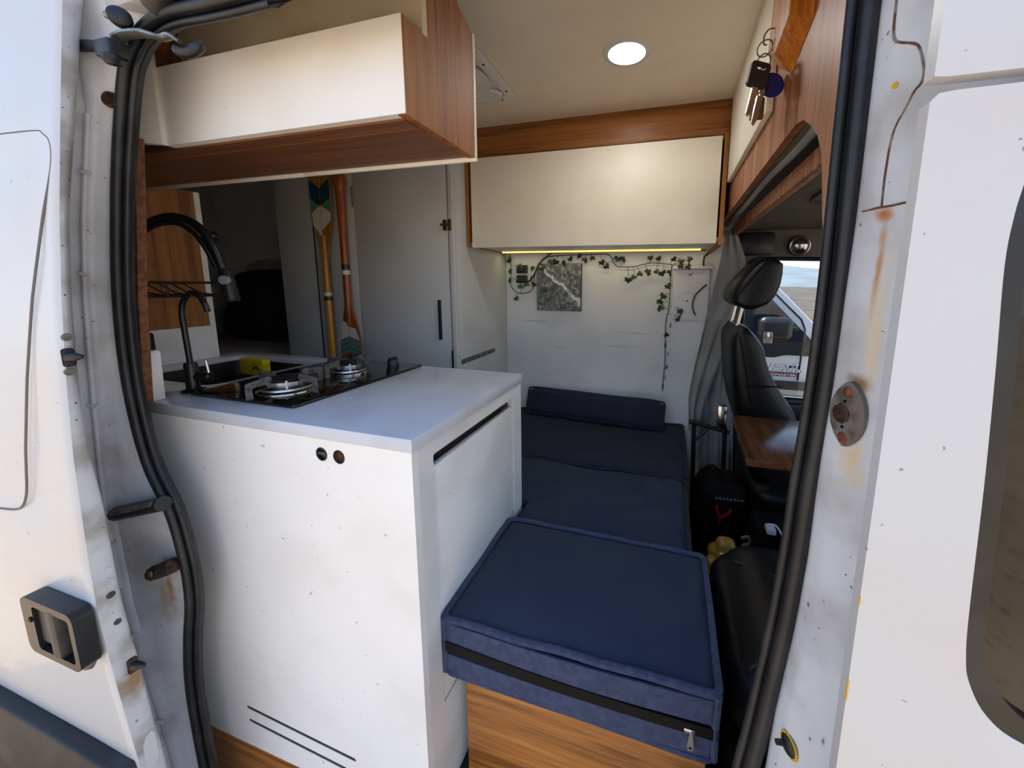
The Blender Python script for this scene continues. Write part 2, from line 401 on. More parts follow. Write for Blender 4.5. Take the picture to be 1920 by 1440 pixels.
# ------------------------------------------------------------------ room shell
struct('floor', bx(-3.35, 1.7, .60, 2.1, -.1, -.05), 'floor_dark', 'dark floor of the van under the bed and cab', 'floor')
g = B(); plate(g, [(-3.35, .60), (1.0, .60), (1.0, 2.08), (-3.35, 2.08)], 'z', 1.9, 1.925)
struct('ceiling', g, 'ceiling_cream', 'cream ceiling panel above the living area', 'ceiling')
struct('wall_back', bx(-3.35, .3, 2.05, 2.075, -.05, 1.9), 'wall_white', 'scuffed white panel wall behind the bed', 'wall')
struct('wall_rear', bx(-3.37, -3.35, .52, 2.075, -.05, 1.9), 'closet_grey', 'grey end wall of the sleeping area', 'wall')
part_outer = [(.505, -.05), (.505, 1.9), (2.05, 1.9), (2.05, 1.478), (1.5, 1.480), (.84, 1.487), (.80, 1.487), (.755, 1.478), (.715, 1.455), (.675, 1.424), (.65, 1.39), (.636, 1.35), (.622, 1.30), (.59, 1.22), (.56, 1.15), (.55, -.05)]
struct('wall_front', plate(B(), part_outer, 'x', .2, .216), 'oak_part', 'oak partition board arched over the way to the cab', 'wall')
t1 = struct('trim_1', bx(-.955, .2, 1.625, 1.645, 1.772, 1.9, bev=.002), 'oak_beam', 'oak trim board between ceiling and white wall cabinet', 'trim')

# ------------------------------------------------------------------ the van body
van = thing('van_body', 'white van body with rust and black rubber seal around the open side doorway', 'van', (-.4, .49, -.62))
zz = [1.95, 1.657, 1.50, 1.322, 1.16, .98, .80, .68, .56, .42, .25, .06, -.03, -.45]
ex = [-.90, -.955, -1.03, -1.098, -1.141, -1.158, -1.139, -1.079, -1.062, -1.072, -1.107, -1.102, -1.099, -1.095]
dx = [-1.03, -1.04, -1.043, -1.108, -1.152, -1.182, -1.206, -1.219, -1.217, -1.212, -1.182, -1.145, -1.131, -1.11]
cx = [-1.005, -1.010, -1.02, -1.079, -1.126, -1.161, -1.189, -1.172, -1.172, -1.165, -1.138, -1.121, -1.109, -1.09]
def interp(z, Zs, Xs):
    for i in range(len(Zs)-1):
        if Zs[i] >= z >= Zs[i+1]:
            t = (Zs[i]-z)/(Zs[i]-Zs[i+1]); return Xs[i]+(Xs[i+1]-Xs[i])*t
    return Xs[0] if z > Zs[0] else Xs[-1]
rows = []; skin = []
for i in range(61):
    z = 1.95-2.4*i/60
    e_, d_, c_ = (interp(z, zz, k) for k in (ex, dx, cx))
    d_ = min(d_, e_-.012); c_ = min(c_, d_-.004) if c_ > d_ else c_
    rows.append([(e_+.010, .507, z), (e_-.006, .492, z), ((e_*2+d_)/3, .484, z), ((e_+d_*2)/3, .476, z), (d_+.006, .469, z), (d_+.003, .460, z), (d_-.006, .458, z), (d_-.010, .463, z), ((d_+c_)/2-.008, .455, z), (c_-.004, .442, z), (c_-.012, .438, z), (c_-.020, .442, z)])
    skin.append([(c_-.0195, .4418, z), (c_-.04, .447, z), (c_-.09, .449, z), (-2.2, .45, z), (-3.4, .45, z)])
obj('rear_pillar', loft(B(), rows), 'jamb_white', van, angle=60)
obj('rear_side_skin', loft(B(), skin), 'body_gloss', van, angle=60)
# seam sealer bead and weld clips down the rear pillar
pts = []
for i in range(40):
    z = 1.50-1.02*i/39; pts.append((interp(z, zz, dx)-.002, .458, z))
obj('sealer_bead', tube(B(), pts, .0045, 8), 'jamb_white', van)
for z in (1.40, 1.21, .93, .60, .36, .13):
    x = interp(z, zz, dx); obj('weld_clip', tube(B(), [(x-.014, .457, z+.004), (x-.002, .451, z), (x+.010, .458, z-.003)], .004, 8), 'jamb_white', van)
# front pillar (between doorway and cab door)
zr = [1.95, 1.475, 1.275, 1.186, 1.09, 1.007, .94, .877, .772, .623, .552, -.45]
xr = [.188, .186, .186, .184, .183, .179, .178, .178, .173, .160, .157, .10]
def pil_x(y, z):
    e_ = interp(z, zr, xr); return e_+.45*(.47-y)-.0022*math.exp(-((y-.452)/.007)**2)+.0010*math.sin(y*260)
rows = []
for i in range(61):
    z = 1.95-2.4*i/60; e_ = interp(z, zr, xr)
    row = [(e_+.028, .53, z), (e_+.01, .50, z), (e_+.001, .482, z)]
    for y in (.47, .46, .45, .44, .43, .42, .41, .40, .388): row.append((pil_x(y, z), y, z))
    rows.append(row+[(e_+.048, .372, z), (e_+.060, .356, z), (.9, .352, z)])
obj('front_pillar', loft(B(), rows), 'jamb_white', van, angle=60)
PT = Vector((.41, -.912, 0)); PN = Vector((-.912, -.41, 0))      # along and out of the pillar face
sm = smooth_path([(.4578, 1.466, 0), (.4545, 1.432, 0), (.4356, 1.4135, 0), (.4285, 1.395, 0), (.4275, 1.380, 0), (.4353, 1.3715, 0), (.4455, 1.3486, 0), (.4477, 1.311, 0), (.4474, 1.2775, 0)], 5)
tag(obj('panel_seam', tube(B(), [(pil_x(p.x, p.y)-.0003, p.x, p.y) for p in sm], .0011, 6), 'rust_line', van), 'rusty overlapping seam')
obj('panel_seam', tube(B(), [(pil_x(y, 1.276)-.0003, y, 1.2768) for y in (.468, .46, .45, .44, .43, .42, .412)], .0011, 6), 'rust_line', van)
obj('paint_chip', lathe(B(), [(0, .0005), (.0028, .0005), (.0032, 0)], (pil_x(.449, 1.3877), .449, 1.3877), PN, 10), 'yellow_paint', van)
def surf(bm, cy, cz, h):
    # lay a bmesh built in the (u, h, v) frame onto the pillar face
    c = Vector((pil_x(cy, cz), cy, cz))
    for v in bm.verts: v.co = c+PT*v.co.x+PN*(v.co.y+h)+Vector((0, 0, v.co.z))
    return bm
gp = []
for a in range(28):
    t = 2*PI*a/28; c = math.cos(t); s_ = math.sin(t); gp.append((.0205*c*(1-.42*abs(s_)**3), .0360*s_))
hl = [(-.006+.0095*math.cos(2*PI*k/10), -.001+.0115*math.sin(2*PI*k/10)) for k in range(10)]
pl = obj('guide_plate', surf(plate(B(), gp, 'y', 0, .004, [hl]), .4479, 1.0637, .0005), 'grey_metal', van, angle=30)
for v_ in (.0245, -.0265): obj('screw', surf(lathe(B(), [(0, .0018), (.0045, .0015), (.0062, 0)], (-.001, 0, v_), (0, 1, 0), 16), .4479, 1.0637, .0045), 'screw_rust', pl)
for v_ in (.0135, -.0150): obj('pin_hole', surf(lathe(B(), [(0, .0006), (.0018, .0005), (.002, 0)], (-.003, 0, v_), (0, 1, 0), 8), .4479, 1.0637, .0045), 'zip_black', pl)
obj('socket_lining', surf(lathe(B(), [(.0105, .0045), (.0085, .0055), (.0070, .001), (0, -.0005)], (-.006, 0, -.001), (0, 1, 0), 10), .4479, 1.0637, .001), 'rusty_metal', pl)
pg = obj('drain_plug', surf(lathe(B(), [(0, .004), (.0085, .0035), (.0115, .001), (.0115, 0)], (0, 0, 0), (0, 1, 0), 20), .447, .6278, .0012), 'black_plastic', van)
obj('paint_ring', surf(lathe(B(), [(.011, .001), (.0138, .001), (.0142, 0), (.011, 0)], (0, 0, 0), (0, 1, 0), 24), .447, .6278, .0006), 'yellow_paint', pg)
obj('plug_pin', surf(lathe(B(), [(0, .012), (.0032, .011), (.0036, 0)], (-.003, 0, 0), (-.2, 1, .1), 12), .447, .6278, .004), 'black_plastic', pg)
# rubber weatherstrip around the doorway: bulb and lip
sl = [(-.63, 1.64), (-.76, 1.642), (-.855, 1.645), (-.915, 1.632), (-.955, 1.606), (-.985, 1.564), (-1.031, 1.447), (-1.068, 1.33), (-1.109, 1.159), (-1.125, .974), (-1.105, .804), (-1.052, .691), (-1.032, .60), (-1.026, .53), (-1.033, .45), (-1.058, .352), (-1.08, .21), (-1.077, -.01), (-1.06, -.2), (-1.0, -.30)]
sr = [(x_-.004, z_) for x_, z_ in [(0, -.30), (.08, -.25), (.10, -.1), (.118, .2), (.133, .45), (.148, .59), (.163, .749), (.170, .86), (.173, .95), (.177, 1.03), (.180, 1.12), (.181, 1.22), (.180, 1.33), (.179, 1.45), (.176, 1.55), (.15, 1.62), (.08, 1.64), (-.1, 1.64)]]
loop = smooth_path([(x, .49, z) for x, z in sl+sr], 5, closed=True)
cen = Vector((-.46, .49, .7))
def inset(P, d, y):
    out = []
    for i, p in enumerate(P):
        T = (P[(i+1) % len(P)]-P[i-1]).normalized(); n_ = Vector((-T.z, 0, T.x))
        if n_.dot(cen-p) < 0: n_ = -n_
        q = p+n_*d; q.y = y; out.append(q)
    return out
ws = obj('weatherstrip', tube(B(), inset(loop, -.006, .488), .0098, 12, closed=True), 'rubber', van)
obj('seal_lip', tube(B(), inset(loop, .0085, .496), .0062, 10, closed=True), 'rubber', ws)
obj('seal_base', tube(B(), inset(loop, .002, .502), .008, 8, closed=True), 'rubber_dusty', ws)
# second black band along the top and front edges of the opening
tp = smooth_path([(-.875, .486, 1.664), (-.85, .480, 1.676), (-.80, .476, 1.688), (-.7, .474, 1.697), (-.3, .474, 1.697), (.3, .474, 1.697)], 6)
obj('upper_rail', tube(B(), tp, .020, 12, flat=1.2), 'rubber_dusty', van)
tp = smooth_path([(-.90, .508, 1.650), (-.82, .508, 1.662), (-.7, .508, 1.664), (-.3, .508, 1.664), (.3, .508, 1.664)], 6)
obj('upper_lip', tube(B(), tp, .014, 10), 'rubber', van)
# header, roof, far side, rear end, sills
obj('door_header', bx(-1.0, .9, .478, .54, 1.675, 1.96, bev=.01), 'jamb_white', van)
obj('roof_skin', bx(-3.42, 1.15, .44, 2.16, 1.95, 1.99, bev=.015), 'body_white', van)
obj('far_side_skin', bx(-3.42, .34, 2.12, 2.15, -.45, 1.96), 'body_white', van)
obj('far_side_skin', bx(.34, 1.3, 2.135, 2.16, 1.46, 1.96), 'body_white', van)
obj('rear_end', bx(-3.42, -3.39, .45, 2.15, -.45, 1.96), 'body_white', van)
obj('sill', bx(-1.1, .2, .44, .60, -.42, -.32, bev=.02), 'body_white', van)
obj('underbody', bx(-3.4, 1.7, .65, 2.12, -.30, -.11), 'cab_trim', van)
# centre track slot and rusty catch on the rear pillar
g = B(); tube(g, [(-1.20, .466, .667), (-1.12, .468, .693), (-1.045, .474, .716)], .016, 10)
ts = obj('track_slot', g, 'black_plastic', van); obj('track_rail', tube(B(), [(-1.19, .455, .676), (-1.12, .455, .700), (-1.055, .462, .721)], .006, 8), 'grey_metal', ts)
g = B(); tube(g, smooth_path([(-1.105, .468, .538), (-1.085, .464, .548), (-1.055, .468, .562), (-1.038, .474, .570)], 4), [.010]*1+[.016]*11+[.010], 10)
kc = obj('door_catch', g, 'rusty_metal', van); obj('catch_bolt', lathe(B(), [(0, .004), (.006, .003), (.007, 0)], (-1.074, .449, .558), (0, -1, .2), 12), 'grey_metal', kc)
obj('bump_hole', lathe(B(), [(.014, 0), (.013, .005), (.009, .004), (.008, -.004), (0, -.004)], (-1.022, .481, 1.530), (.35, -1, 0), 20), 'rusty_metal', van)
# cab: roof, window post, front end
obj('cab_roof', bx(.3, 1.3, .5, 2.12, 1.47, 1.50, bev=.004), 'headliner', van)
obj('over_cab_skin', bx(.95, 1.3, .45, 2.15, 1.5, 1.97, bev=.03), 'body_white', van)
obj('headliner_ridge', tube(B(), smooth_path([(.42, 1.05, 1.468), (.40, 1.25, 1.468), (.44, 1.42, 1.468), (.7, 1.44, 1.468), (.95, 1.42, 1.468)], 4), .006, 6), 'cab_trim', van)
obj('dashboard', cushion(1.2, 1.65, .55, 2.1, -.05, .62, puff=.02, n=8, r=.06), 'cab_trim', van)
obj('windscreen', bx(1.66, 1.67, .55, 2.08, .62, 1.47), 'window_clear', van)
obj('front_bulkhead', bx(1.65, 1.72, .45, 2.15, -.4, .62), 'body_white', van)

# far cab door with its window
fd = thing('driver_door', 'dark trimmed far cab door with a clear side window', 'door', (.9, 2.1, -.05))
win = [(.367, .62), (.36, 1.20), (.362, 1.27), (.375, 1.31), (.41, 1.332), (.75, 1.325), (1.0, 1.30), (1.45, .95), (1.52, .62)]
obj('door_trim', plate(B(), [(.30, -.05), (.30, 1.47), (1.66, 1.47), (1.66, -.05)], 'y', 2.09, 2.13, [win]), 'headliner', fd)
obj('window_seal', tube(B(), [(x, 2.088, z) for x, z in win], .010, 8, closed=True), 'rubber', fd)
obj('window_pane', plate(B(), win, 'y', 2.108, 2.112), 'window_clear', fd)
obj('arm_rest', bx(.45, 1.4, 2.0, 2.09, .52, .60, bev=.02), 'cab_trim', fd)
obj('lower_panel', bx(.32, 1.6, 2.05, 2.09, -.03, .60, bev=.01), 'cab_trim', fd)
lamp = thing('dome_lamp', 'round clear dome lamp above the cab side window', 'lamp', (.58, 2.07, 1.34))
obj('lamp_base', lathe(B(), [(.050, 0), (.048, .012), (.040, .018), (0, .018)], (.585, 2.088, 1.392), (0, -1, -.15), 28), 'black_plastic', lamp)
obj('lens', lathe(B(), [(.040, .0), (.036, .012), (.022, .022), (0, .026)], (.585, 2.07, 1.390), (0, -1, -.15), 28), 'chrome', lamp)
obj('lens_rim', lathe(B(), [(.046, .0), (.045, .008), (.040, .010), (.0385, .004), (.040, 0)], (.585, 2.07, 1.390), (0, -1, -.15), 32), 'steel', lamp)
hd = thing('grab_handle', 'black grab handle beside the curtain under the cab roof', 'handle', (.33, 2.06, 1.37))
obj('grip', bx(.29, .47, 2.03, 2.085, 1.345, 1.455, bev=.015), 'black_plastic', hd)

# ------------------------------------------------------------------ sliding door, pushed back on the left
sd = thing('sliding_door', 'white sliding door slid back with black outer handle', 'door', (-1.6, .37, -.4))
zd = [1.95, 1.657, 1.483, 1.308, 1.166, 1.02, .887, .788, .684, .575, .429, .27, .213, -.4]
yd = [.470, .427, .404, .382, .367, .355, .347, .344, .341, .340, .345, .352, .355, .375]
yb = [.505, .452, .424, .396, .381, .371, .369, .374, .374, .375, .382, .388, .392, .415]
rows = []
for i in range(81):
    z = 1.95-2.35*i/80; y = interp(z, zd, yd); y2 = interp(z, zd, yb)
    rows.append([(-2.4, y, z)]+[(-1.0-.02-.045*k, y+(0 if True else 0), z) for k in range(12, -1, -1)]+[(-1.004, y+.0005, z), (-1.0, y+.004, z)])
# pressed panel recess on the outside skin
for r_ in rows:
    for k in range(len(r_)):
        x, y, z = r_[k]
        edge = -1.025-.075*max(0, (1.43-z)/.7) if z < 1.43 else -1.08
        ins = min(1, max(0, (edge-x)/.02))*min(1, max(0, (1.452-z)/.02))*min(1, max(0, (z-.74)/.02))
        r_[k] = (x, y+.006*ins, z)
obj('outer_skin', loft(B(), rows), 'body_white', sd, angle=50)
gro = smooth_path([(-1.36, .3725, .738), (-1.26, .371, .745), (-1.20, .370, .757), (-1.168, .368, .79), (-1.150, .366, .86), (-1.115, .368, 1.02), (-1.082, .371, 1.164), (-1.045, .378, 1.30), (-1.020, .384, 1.385), (-1.022, .388, 1.425), (-1.042, .391, 1.443), (-1.08, .393, 1.452), (-1.3, .395, 1.46)], 5)
def dskin(x, z): return interp(z, zd, yd)
obj('panel_groove', tube(B(), [(p.x, dskin(p.x, p.z)+.0012, p.z) for p in gro], .0018, 6), 'seam_grey', sd)
rows = []
for i in range(81):
    z = 1.95-2.35*i/80; y = interp(z, zd, yd); y2 = interp(z, zd, yb); k = .003*math.sin(z*9)
    rows.append([(-1.0, y+.003, z), (-.999, y+(y2-y)*.5, z), (-1.001, y2-.004, z), (-1.006, y2+.001, z), (-1.012, y2+.004, z), (-1.03, y2+.005, z), (-2.4, y2+.02, z)])
fl = obj('edge_flange', loft(B(), rows), 'door_edge', sd, angle=50)
for z, r_ in ((1.10, .006), (1.04, .006)):
    obj('bolt', lathe(B(), [(0, .004), (r_, .003), (r_*1.15, 0)], (-.999, interp(z, zd, yb)-.009, z), (1, 0, 0), 12), 'grey_metal', fl)
def guide(z, m):
    y = interp(z, zd, yb)-.008
    p_ = obj('guide_pin', bx(-1.0, -.994, y-.009, y+.006, z-.017, z+.015, bev=.004), m, sd)
    obj('pin_tip', lathe(B(), [(.008, 0), (.007, .012), (.003, .024), (0, .026)], (-.994, y-.002, z), (1, .25, .05), 14), 'black_plastic', p_)
guide(1.066, 'cab_trim'); guide(.44, 'rusty_metal')
for z in (.655, .63): obj('hole_plug', lathe(B(), [(0, .002), (.007, .0015), (.008, 0)], (-.9995, interp(z, zd, yb)-.012, z), (1, 0, 0), 14), 'door_edge', fl)
obj('grommet', lathe(B(), [(0, .003), (.004, .003), (.006, .001), (.0065, 0)], (-.999, .362, .605), (1, 0, 0), 14), 'grey_plastic', fl)
obj('grommet', lathe(B(), [(0, .002), (.005, .0015), (.0055, 0)], (-.999, .364, .545), (1, 0, 0), 14), 'grey_plastic', fl)
obj('access_cover', plate(B(), [(z_[0], z_[1]) for z_ in [(.366, .20), (.366, .25), (.372, .268), (.38, .272), (.384, .262), (.384, .21), (.378, .195), (.370, .193)]], 'x', -1.0, -.996), 'body_white', fl)
# outer handle: dished housing, paddle and lock barrel
hx0, hx1, hz0, hz1 = -1.163, -.998, .487, .606
def hz(x): return -(x-hx0)*.02
ho = [(x, z) for x, z in rrect(hx0, hx1, hz0, hz1, .018, 5)]
hh = plate(B(), ho, 'y', .338, .312, [rrect(hx0+.036, hx1-.014, hz0+.014, hz1-.014, .008, 3)], bev=.0)
hnd = obj('handle', hh, 'black_plastic', sd, angle=35)
obj('handle_recess', plate(B(), rrect(hx0+.04, hx1-.018, hz0+.016, hz1-.018, .008, 3), 'y', .340, .334), 'cab_trim', hnd)
obj('handle_paddle', bx(hx0+.082, hx0+.108, .310, .334, hz0+.010, hz1-.010, bev=.006), 'grey_plastic', hnd)
obj('handle_lever', bx(hx0+.032, hx0+.09, .318, .332, hz0+.022, hz1-.022, bev=.004), 'grey_plastic', hnd)
obj('key_slot', lathe(B(), [(0, .002), (.005, .002), (.0055, 0)], (hx0+.028, .3118, hz0+.075), (0, -1, 0), 14), 'zip_black', hnd)
obj('lock_barrel', lathe(B(), [(0, .010), (.006, .009), (.008, .002), (.008, -.01)], (-1.02, .330, .484), (.2, -.4, -1), 14), 'grey_metal', hnd)
obj('rub_strip', cushion(-2.4, -1.004, .325, .36, -.05, .232, puff=.004, n=10, r=.008), 'trim_black', sd)
# roller arm at the top corner
ar = obj('roller_arm', tube(B(), smooth_path([(-1.045, .458, 1.612), (-1.0, .456, 1.604), (-.962, .454, 1.594), (-.935, .454, 1.588)], 4), .009, 12), 'trim_black', sd)
obj('arm_block', bx(-.962, -.922, .440, .468, 1.574, 1.600, bev=.004), 'black_plastic', ar)
obj('arm_foot', lathe(B(), [(0, -.010), (.010, -.008), (.014, 0), (.012, .008), (0, .009)], (-.935, .450, 1.570), (.1, -.2, 1), 18), 'black_plastic', ar)
obj('alloy_bracket', tube(B(), smooth_path([(-.955, .466, 1.612), (-.93, .468, 1.618), (-.89, .472, 1.616), (-.855, .476, 1.606), (-.835, .478, 1.607), (-.818, .480, 1.596)], 4), [.004]+[.010]*8+[.008]*8+[.006]*3+[.004], 10, flat=.6), 'alloy', ar)
obj('roller', lathe(B(), [(0, -.010), (.013, -.010), (.015, -.004), (.015, .006), (.010, .010), (0, .010)], (-.925, .462, 1.640), (.8, -.5, .1), 22), 'rubber', ar)
obj('roller_hub', lathe(B(), [(0, .008), (.005, .008), (.007, 0)], (-.935, .456, 1.640), (-.8, -.5, .1), 12), 'alloy', ar)
obj('guide_shoe', tube(B(), smooth_path([(-.842, .486, 1.592), (-.825, .49, 1.586), (-.808, .494, 1.590), (-.798, .5, 1.604)], 4), [.005]+[.009]*10+[.006]*2, 10), 'black_plastic', ar)

# ------------------------------------------------------------------ cab passenger door on the right
pd = thing('passenger_door', 'white cab door with dark window at the right edge', 'door', (.7, .33, -.4))
wb = [(.223, 1.29), (.2215, 1.268), (.2195, 1.249), (.219, 1.214), (.2245, 1.139), (.230, 1.052), (.235, .95), (.238, .912), (.243, .888), (.258, .861), (.284, .844), (.35, .83), (.8, .80), (1.0, .82), (.98, 1.0), (.6, 1.31), (.26, 1.315)]
sk = [(.1635, 1.328), (.1635, -.40), (1.2, -.40), (1.2, .86), (.72, 1.328)]
def door_outer():
    o_ = [(.1635, 1.325)]
    for i in range(1, 40): o_.append((.1635, 1.325-1.7*i/40))
    return o_+[(.1635, -.40), (1.2, -.40), (1.2, .86), (.72, 1.331), (.178, 1.331), (.168, 1.330)]
wb0 = wb; wb = [(p.x, p.y) for p in smooth_path([(x, z, 0) for x, z in wb0], 5, closed=True)]
wi = [(x+(.012 if i < 11 else (-.012 if i in (13, 14) else 0)), z+(.014 if 8 <= i <= 13 else (-.012 if i in (0, 15, 16) else 0))) for i, (x, z) in enumerate(wb0)]
wi = [(p.x, p.y) for p in smooth_path([(x, z, 0) for x, z in wi], 5, closed=True)]
obj('outer_skin', plate(B(), door_outer(), 'y', .33, .342, [wb]), 'body_white', pd, angle=30)
obj('window_seal', plate(B(), wb, 'y', .331, .338, [wi]), 'rubber', pd)
obj('window_pane', plate(B(), [(x-.004, z) for x, z in wi], 'y', .337, .345), 'door_glass', pd)
obj('paint_chip', bx(.1630, .1642, .3293, .3310, .842, .862, bev=.0004), 'yellow_paint', pd)
obj('paint_chip', bx(.1630, .1640, .3293, .3310, .935, .943, bev=.0004), 'yellow_paint', pd)
obj('upper_side_skin', plate(B(), [(.164, 1.341), (.172, 1.340), (.72, 1.339), (.95, 1.36), (.95, 1.95), (.164, 1.95)], 'y', .33, .342), 'body_white', van)

# ------------------------------------------------------------------ kitchen
kc = thing('kitchen_cabinet', 'white kitchen cabinet just inside the side doorway with oak base', 'cabinet', (-.9, .83, -.05))
FX0, FX1, FY0, FY1 = -1.32, -.47, .565, 1.105
slots = []
for (xa, za, xb, zb) in ((-1.031, .077, -.681, .058), (-1.029, .036, -.690, .017)):
    slots.append([(xa, za+.005), (xb, zb+.005), (xb+.006, zb), (xb, zb-.005), (xa, za-.005), (xa-.006, za)])
holes = slots+[[(cx_+.0155*math.cos(2*PI*k/20), .8375+.0155*math.sin(2*PI*k/20)) for k in range(20)] for cx_ in (-.696, -.650)]
obj('front_panel', plate(B(), [(FX0, -.047), (FX1, -.047), (FX1, .8715), (FX0, .8715)], 'y', FY0, FY0+.018, holes), 'laminate', kc)
for q_ in slots: obj('vent_slot', plate(B(), q_, 'y', FY0+.0012, FY0+.010), 'slot_brown', kc, smooth=False)
k1 = obj('lock_button', lathe(B(), [(.0155, 0), (.0150, .006), (.0125, .0065), (.0115, .001), (0, .001)], (-.696, FY0+.006, .8375), (0, -1, 0), 22), 'black_plastic', kc)
obj('button_bar', bx(-.706, -.686, FY0-.001, FY0+.006, .8365, .8425, bev=.001), 'grey_plastic', k1)
tag(obj('lock_button', lathe(B(), [(.0155, 0), (.0150, .006), (.0135, .0065), (.0115, -.004), (0, -.005)], (-.650, FY0+.006, .8375), (0, -1, 0), 22), 'rusty_metal', kc), 'brown open lock button')
obj('end_panel', plate(B(), [(FY0+.018, -.047), (FY1, -.047), (FY1, .8715), (FY0+.018, .8715)], 'x', FX1-.02, FX1, [rrect(.631, 1.043, .215, .838, .004, 2)]), 'laminate_cool', kc)
obj('cabinet_door', bx(FX1-.018, FX1-.003, .633, 1.039, .217, .808, bev=.0015), 'laminate_cool', kc)
obj('door_recess', bx(FX1-.05, FX1-.045, .62, 1.05, .2, .85), 'seam_grey', kc)
obj('back_panel', bx(FX0-.45, FX1-.02, FY1-.018, FY1, -.047, .872), 'laminate_cool', kc)
obj('kick_board', bx(FX0, FX1-.03, FY0+.008, FY0+.026, -.30, -.047), 'oak_x', kc)
obj('carcass_floor', bx(FX0-.4, FX1-.02, FY0+.03, FY1-.02, -.05, -.03), 'laminate_cool', kc)

SX0, SX1, SY0, SY1 = -1.655, -1.262, .705, 1.045
top_out = [(-1.78, .62), (-1.31, .60), (-1.31, .562), (-.466, .562), (-.466, 1.11), (-1.78, 1.11)]
hole = rrect(SX0, SX1, SY0, SY1, .03, 5)
wt = obj('worktop', plate(B(), top_out, 'z', .872, .9, [hole], bev=.0015), 'worktop_white', angle=25)
tag(wt, 'white kitchen worktop with cut-outs for sink and hob', 'worktop')
g = B()
inn = [(x, y) for x, y in rrect(SX0+.004, SX1-.004, SY0+.004, SY1-.004, .03, 5)]
n_ = len(inn); r0 = [g.verts.new((x, y, .886)) for x, y in inn]; r1 = [g.verts.new((x, y, .735)) for x, y in rrect(SX0+.02, SX1-.02, SY0+.02, SY1-.02, .04, 5)]
for i in range(n_): g.faces.new((r0[i], r0[(i+1) % n_], r1[(i+1) % n_], r1[i]))
g.faces.new(r1)
sk = thing('sink', 'black rectangular sink let into the white worktop', 'sink', (-1.46, .875, .73))
obj('basin', solid(g, .003), 'sink_black', sk)
obj('drain', lathe(B(), [(.03, 0), (.03, .003), (.02, .001), (0, .001)], (-1.46, .875, .7385), seg=24), 'steel', sk)
sp_ = thing('sponge', 'yellow sponge standing in the black sink', 'sponge', (-1.515, .985, .74))
obj('sponge_body', cushion(-1.575, -1.455, .98, 1.012, .84, .906, puff=.002, n=6, r=.006), 'sponge_yellow', sp_)
obj('print_mark', tube(B(), [(-1.50, .978, .868), (-1.493, .978, .876), (-1.48, .978, .877), (-1.472, .978, .869)], .003, 6), 'zip_black', sp_)
obj('caddy', bx(-1.585, -1.445, .975, 1.018, .74, .846, bev=.004), 'sink_black', sp_)

hob = thing('gas_hob', 'black glass two burner gas hob on the worktop', 'hob', (-1.03, .865, .9))
obj('glass_plate', plate(B(), rrect(-1.205, -.845, .627, 1.10, .008, 3), 'z', .9005, .908, bev=.0012), 'hob_glass', hob, angle=25)
def burner(cx_, cy_, r_):
    b_ = obj('burner', lathe(B(), [(r_, 0), (r_, .004), (r_*.9, .009), (r_*.84, .007), (r_*.8, .012), (r_*.66, .015), (r_*.6, .012), (0, .012)], (cx_, cy_, .908), seg=40), 'hob_glass', hob)
    obj('drip_ring', lathe(B(), [(r_*1.04, 0), (r_*1.04, .004), (r_*1.0, .006), (r_*.97, .005), (r_*.97, 0)], (cx_, cy_, .9085), seg=40), 'chrome', b_)
    obj('drip_ring', lathe(B(), [(r_*.92, .009), (r_*.90, .0135), (r_*.86, .0135), (r_*.86, .009)], (cx_, cy_, .908), seg=40), 'steel', b_)
    obj('burner_head', lathe(B(), [(r_*.64, .012), (r_*.66, .018), (r_*.66, .029), (r_*.58, .031), (0, .031)], (cx_, cy_, .908), seg=40), 'steel', b_)
    obj('burner_cap', lathe(B(), [(r_*.66, .031), (r_*.67, .034), (r_*.6, .038), (r_*.2, .0405), (0, .041)], (cx_, cy_, .908), seg=40), 'cast_iron', b_)
    obj('spark_pin', lathe(B(), [(.003, 0), (.003, .030), (0, .032)], (cx_+r_*.55, cy_-r_*.45, .912), seg=8), 'white_plastic', b_)
    g_ = r_*.55
    for ax, sg in (('x', -1), ('x', 1), ('y', -1), ('y', 1)):
        l0, l1 = r_*.62, r_*1.5
        pr = [(l0, .952), (l0+.006, .957), (l1, .950), (l1+.004, .946), (l1+.004, .909), (l1-.012, .909), (l1-.010, .932), (l1-.012, .936), (l0+.018, .938), (l0+.012, .934), (l0+.010, .926), (l0, .926)]
        if ax == 'x':
            q = B(); plate(q, [(cx_+sg*u, z) for u, z in pr], 'y', cy_-.0015, cy_+.0015)
        else:
            q = B(); plate(q, [(cy_+sg*u, z) for u, z in pr], 'x', cx_-.0015, cx_+.0015)
        obj('pan_support', q, 'blade_metal', b_, smooth=False)
burner(-.985, .722, .066); burner(-.99, .925, .055)
for (x, y) in ((-.925, 1.045), (-1.10, 1.055)):
    kb = obj('control_knob', lathe(B(), [(.019, 0), (.019, .008), (.017, .022), (.015, .024), (0, .024)], (x, y, .908), seg=24), 'black_plastic', hob)
    obj('knob_grip', bx(x-.004, x+.004, y-.017, y+.017, .930, .940, bev=.001), 'black_plastic', kb)

